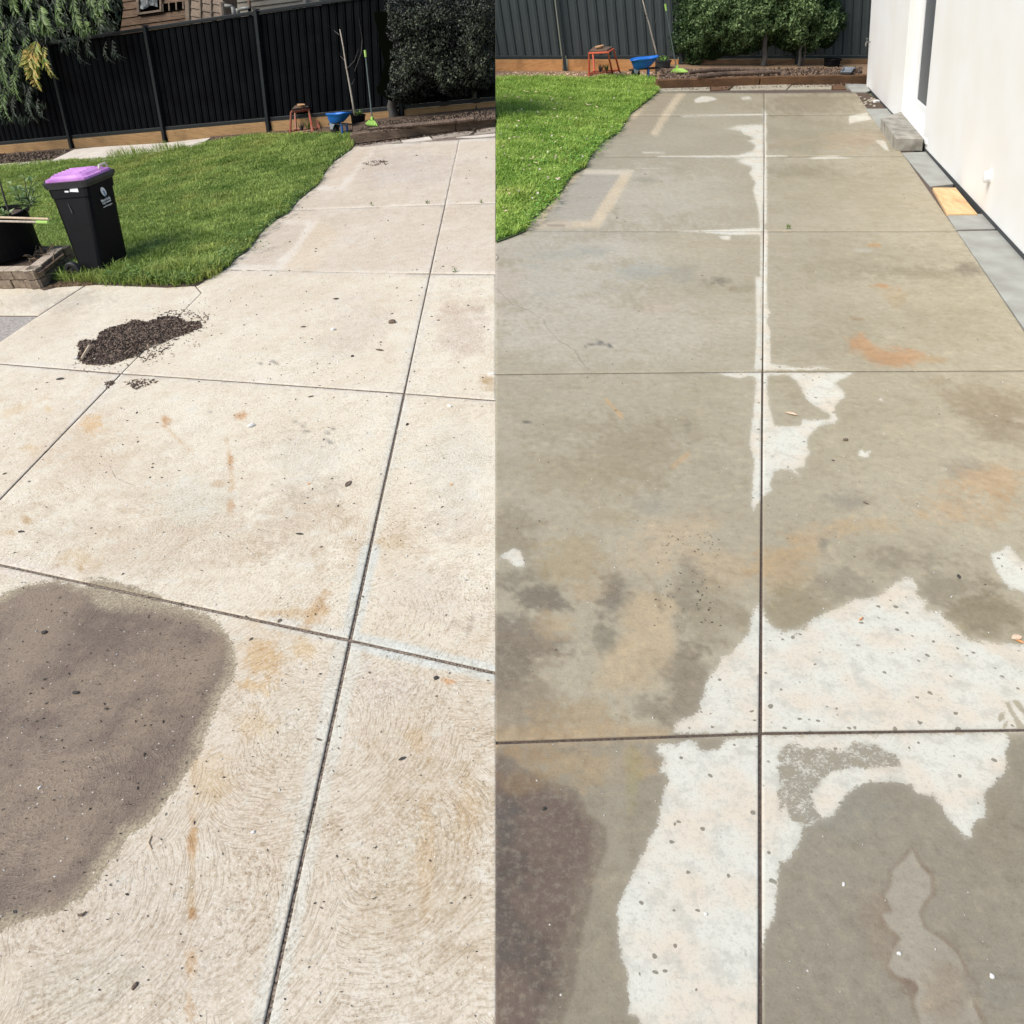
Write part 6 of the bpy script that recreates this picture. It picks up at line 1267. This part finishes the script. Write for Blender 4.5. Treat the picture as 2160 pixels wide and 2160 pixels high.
# ------------------------------------------------------------------ RIGHT YARD: white house, step and side strip
def wx(y): return 1827.5 + (y - 181) * .906
hA, hB2 = Rg.g(wx(181), 181), Rg.g(wx(548), 548); hX, hY, hU = axes_of(Rg, hA, hB2)     # hX runs towards the camera
hN = hY if hY.dot(RX) > 0 else -hY                                                     # into the house
hou = thing('white_house', 'white rendered house wall with a door recess along the right of the washed slabs', 'house', hA, (hX, hN, hU))
def wl(x, y, off=0.): return hit(x, y, hA + hN * off, hN)
def kof(P): return (P - hA).dot(hX)
k_end = 0.; k_op0 = kof(wl(1901, 240)); k_op1 = kof(wl(1950, 261)); k_near = k_op1 + 9.
Hw = 3.0; Hd = 2.35
def wbox(name, k0, k1, z0, z1, d0, d1, m, par=hou, bevel=.006):
    c = hA + hX * (k0 + k1) / 2 + hU * (z0 + z1) / 2 + hN * (d0 + d1) / 2; return MB().box(c, hX, hN, hU, k1 - k0, d1 - d0, z1 - z0).build(name, m, par, bevel=bevel)
wbox('wall', k_end, k_op0, -.1, Hw, 0, .30, M['render']); wbox('wall', k_op1, k_near, -.1, Hw, 0, .30, M['render']); wbox('wall', k_op0 + .002, k_op1 - .002, Hd, Hw, .003, .30, M['render'])
wbox('side_wall', k_end, k_end + .3, -.1, Hw, .302, 6., M['render']); wbox('side_wall', k_near - .3, k_near, -.1, Hw, .302, 6., M['render'])
wbox('plinth', k_op1 + .05, k_near, -.12, .014, -.008, -.001, M['plinth'], bevel=0); wbox('plinth', k_end + .3, k_op0 - .1, -.12, .014, -.008, -.001, M['plinth'], bevel=0)  # thin dark strips paint the shaded gap at the wall foot
wbox('roof', k_end - .4, k_near + .2, Hw + .005, Hw + .12, -.12, 6.2, M['strip'])
dR = .13                                                                                # depth of the recess
zs = (wl(1948, 275, 0) - hA).dot(hU); zs = max(.12, zs)
kf0 = kof(wl(1913, 214, dR)); kf1 = kof(wl(1932, 210, dR)); zb = (wl(1932, 210, dR) - hA).dot(hU)
z_s = (wl(1914, 229, dR) - hA).dot(hU)
print('house', k_op0, k_op1, 'sill', zs, z_s, 'frame', kf0, kf1, zb)
dr = thing('screen_door', 'white framed door with a dark screen set back in the white wall', 'door', hA + hX * kf0 + hN * dR, (hX, hN, hU))
wbox('jamb_lining', k_op0 - .0, kf0, z_s, Hd, dR, .29, M['render'], hou, 0)
wbox('frame_stile', kf0, kf1, z_s, Hd, dR, dR + .06, M['pvc'], dr); wbox('bottom_rail', kf1 + .002, k_op1 + .5, z_s + .002, zb, dR + .004, dR + .058, M['pvc'], dr); wbox('screen', kf1, k_op1 + .5, zb, Hd, dR + .02, dR + .04, M['screen'], dr)
wbox('hinge', kf0 + .02, kf0 + .05, 1.9, 1.96, dR - .006, dR, M['plinth'], dr, 0)
wbox('door_sill', k_op0 + .01, k_op1 + .3, z_s - .05, z_s, -.02, dR + .06, M['pvc'], dr); wbox('sill_track', k_op0 + .01, k_op1 + .3, z_s - .10, z_s - .055, .01, dR + .05, M['strip'], dr); wbox('sill_base', k_op0 + .01, k_op1 + .3, -.05, z_s - .105, .03, .28, M['step'], dr)
# entrance step
sa = [Rg.g(1887.5, 318), Rg.g(1945, 318), Rg.g(1899, 259), Rg.g(1856.5, 273)]; hs_ = Rg.height(sa[0], 291)
stp = MB(); k_ = 6
stp.rings([[p_ for p_ in sa], [p_ + hU * (hs_ - .01) for p_ in sa], [(sum(sa, Vector()) / 4) + (p_ - sum(sa, Vector()) / 4) * .985 + hU * hs_ for p_ in sa]])
mark(stp.build('door_step', M['step'], origin=sa[0]), 'solid concrete step below the screen door of the white house', 'step')
mp_ = [sa[0].lerp(sa[3], .05), sa[1].lerp(sa[2], .05), sa[1].lerp(sa[2], .48), sa[0].lerp(sa[3], .48)]
# strip between slabs and wall
def strip(P, m, name, h=.004, th=.05): 
    b_ = MB(); b_.prism([Rg.g(x, y, h) for x, y in P], -Rg.N * th); return b_.build(name, m, patR, bevel=.003)
strip([(1826, 229), (1878, 229), (1896, 254), (1858, 272)], M['strip'], 'edge_slab'); strip([(1903, 322), (1953, 320), (2012, 388), (1963, 393)], M['strip'], 'edge_slab')
strip([(1997, 452), (2074, 451), (2101, 482), (2017, 484)], M['strip'], 'edge_slab'); strip([(2019.5, 487.5), (2104, 486), (2248, 645), (2410, 823), (2222, 781)], M['strip'], 'edge_slab')
strip([(2225, 786), (2414, 828), (3500, 2000), (3060, 2000)], M['strip'], 'edge_slab'); strip([(1958, 395), (1968, 395), (2000, 451), (1990, 451)], M['dark'], 'gap', -.03, .02)  # last strip is black, painting the shade down in the gap
bo = MB(); bo.prism([Rg.g(x, y, .018) for x, y in ((1968, 395.5), (2016, 395.5), (2062, 451), (1999, 451))], -Rg.N * .03); mark(bo.build('timber_board', M['ply'], origin=Rg.g(2000, 420), bevel=.003), 'bare pine board bridging a hole in the grey strip by the white wall', 'board')
sheet(Rg, [(1806, 196), (1828, 196), (1880, 228), (1838, 230), (1812, 214)], M['soil'], 'broken_ground', -.005)
for k in range(16):
    x, y = random.uniform(1814, 1852), random.uniform(205, 226); lb = None
    chip(Rg, (x, y), random.uniform(0, 3), random.uniform(5, 12), random.uniform(3, 6), 0, M['rock'], 'stone', 1, parent=patR)
chip(Rg, (1848, 216), .2, 16, 9, 0, M['shell'], 'stone', 1, label='largest pale stone in the broken ground by the house corner', cat='stone')
# wall tap at the far corner and the vent cap
tp = wl(1836, 88, -.0); tap = thing('garden_tap', 'small brass-grey garden tap on the far corner of the white house', 'tap', tp, (hX, hN, hU))
MB().tube([tp, tp - hN * .07], .012, 8).build('pipe', M['pipe'], tap); MB().tube([tp - hN * .07, tp - hN * .075 - hU * .06], [.013, .010], 8).build('spout', M['pipe'], tap); MB().tube([tp - hN * .06, tp - hN * .06 + hU * .06], .006, 6).build('spindle', M['pipe'], tap); MB().tube([tp - hN * .06 + hU * .06 - hX * .03, tp - hN * .06 + hU * .06 + hX * .03], .008, 6).build('handle', M['pipe'], tap)
vc = wl(2089, 372, 0); ppw = FPX / (vc - CAM).dot(FW)
ven = thing('vent_cap', 'white plastic cap sticking out low on the white house wall', 'vent', vc, (hX, hN, hU)); MB().rings([[vc + (hX * math.cos(t) + hU * math.sin(t)) * r - hN * d for t in [2 * math.pi * i / 20 for i in range(20)]] for r, d in ((.052, -.002), (.052, .05), (.044, .058), (.02, .060))]).build('cap', M['pvc'], ven, smooth=False)
MB().rings([[vc + (hX * math.cos(t) + hU * math.sin(t)) * r - hN * d for t in [2 * math.pi * i / 20 for i in range(20)]] for r, d in ((.068, -.002), (.068, .004), (.05, .008))]).build('flange', M['render'], ven)

# ---- bits lying on the washed slabs
chip(Rg, (1670, 874), -.55, 27, 10, 0, M['leafpale'], 'fallen_leaf', 0, label='pale curled leaf in the dry patch beside the long joint', cat='leaf')
for (pos, an, L_, W_, m_, kd, lb) in (((2144, 1346), .3, 26, 16, 'leafpale', 0, 'orange crumpled leaf at the right rim of the big dry patch'), ((2150, 1354), -.8, 20, 9, 'leaforange', 0, 'second orange leaf folded under the crumpled one'), ((2022, 1217), 1.35, 16, 8, 'leafdark', 0, 'dark upright leaf right of the big dry patch peak'),
      ((1783, 929), .1, 13, 8, 'leafbrown', 1, 'brown crumb below the white splash on the right slab'), ((1757, 972), -.8, 7, 4, 'leafdark', 0, 'tiny black leaf under the brown crumb'), ((1816, 1306), .7, 13, 4, 'leaforange', 2, 'rust coloured stem on the big dry patch'),
      ((1148, 1706), .8, 10, 8, 'leafdark', 1, 'black seed on the dark brown lower slab'), ((1827, 1062), -.8, 12, 3, 'leafbrown', 2, 'short brown twig in the middle of the right slab'), ((1779, 1866), 1.3, 12, 6, 'shell', 1, 'white flake on the grey lower slab'), ((1896, 2012), .2, 9, 9, 'shell', 1, 'round white chip inside the brown rimmed stain'),
      ((1489, 1929), .8, 7, 8, 'shell', 1, 'white dot of grit on the left dry patch'), ((2092, 2060), 1.2, 12, 10, 'shell', 1, 'white crumbly flake near the lower right corner')):
    chip(Rg, pos, an, L_, W_, 0, M[m_], {0: 'fallen_leaf', 1: 'small_chip', 2: 'twig'}[kd], kd, label=lb, cat={0: 'leaf', 1: 'debris', 2: 'twig'}[kd])
specks(Rg, 'dead_leaf_flecks', 110, (1050, 200, 1300, 480), M['leafpale'], 'small pale dead leaves caught in the bright lawn', (5, 12), dens=lambda x, y: inside(np.array([x]), np.array([y]), lawnR)[0])
for v_ in [o_ for o_ in C.objects if o_.name == 'dead_leaf_flecks']: v_.location = v_.location + Rg.N * .075
tuft(Rg, 1662, 483, 'small green weed in the cross joint right of the long joint', M['weed'], 14, .04)
specks(Rg, 'pale_crumbs', 190, (1060, 360, 2150, 2150), M['shell'], 'tiny white grit scattered over the washed slabs', (2.5, 5.5), dens=lambda x, y: x < 1880 + (y - 300) * .6)
specks(Rg, 'leaf_litter', 120, (1060, 340, 2150, 1500), M['leafdark'], 'tiny dark crumbs scattered over the washed slabs', (2.5, 6), dens=lambda x, y: x < 1880 + (y - 300) * .6 and (y > 520 or x > 1280))
specks(Rg, 'leaf_litter', 90, (1380, 1120, 1520, 1330), M['leafdark'], 'dark grit in the pitted middle of the left washed slab', (3, 7))
#@@END
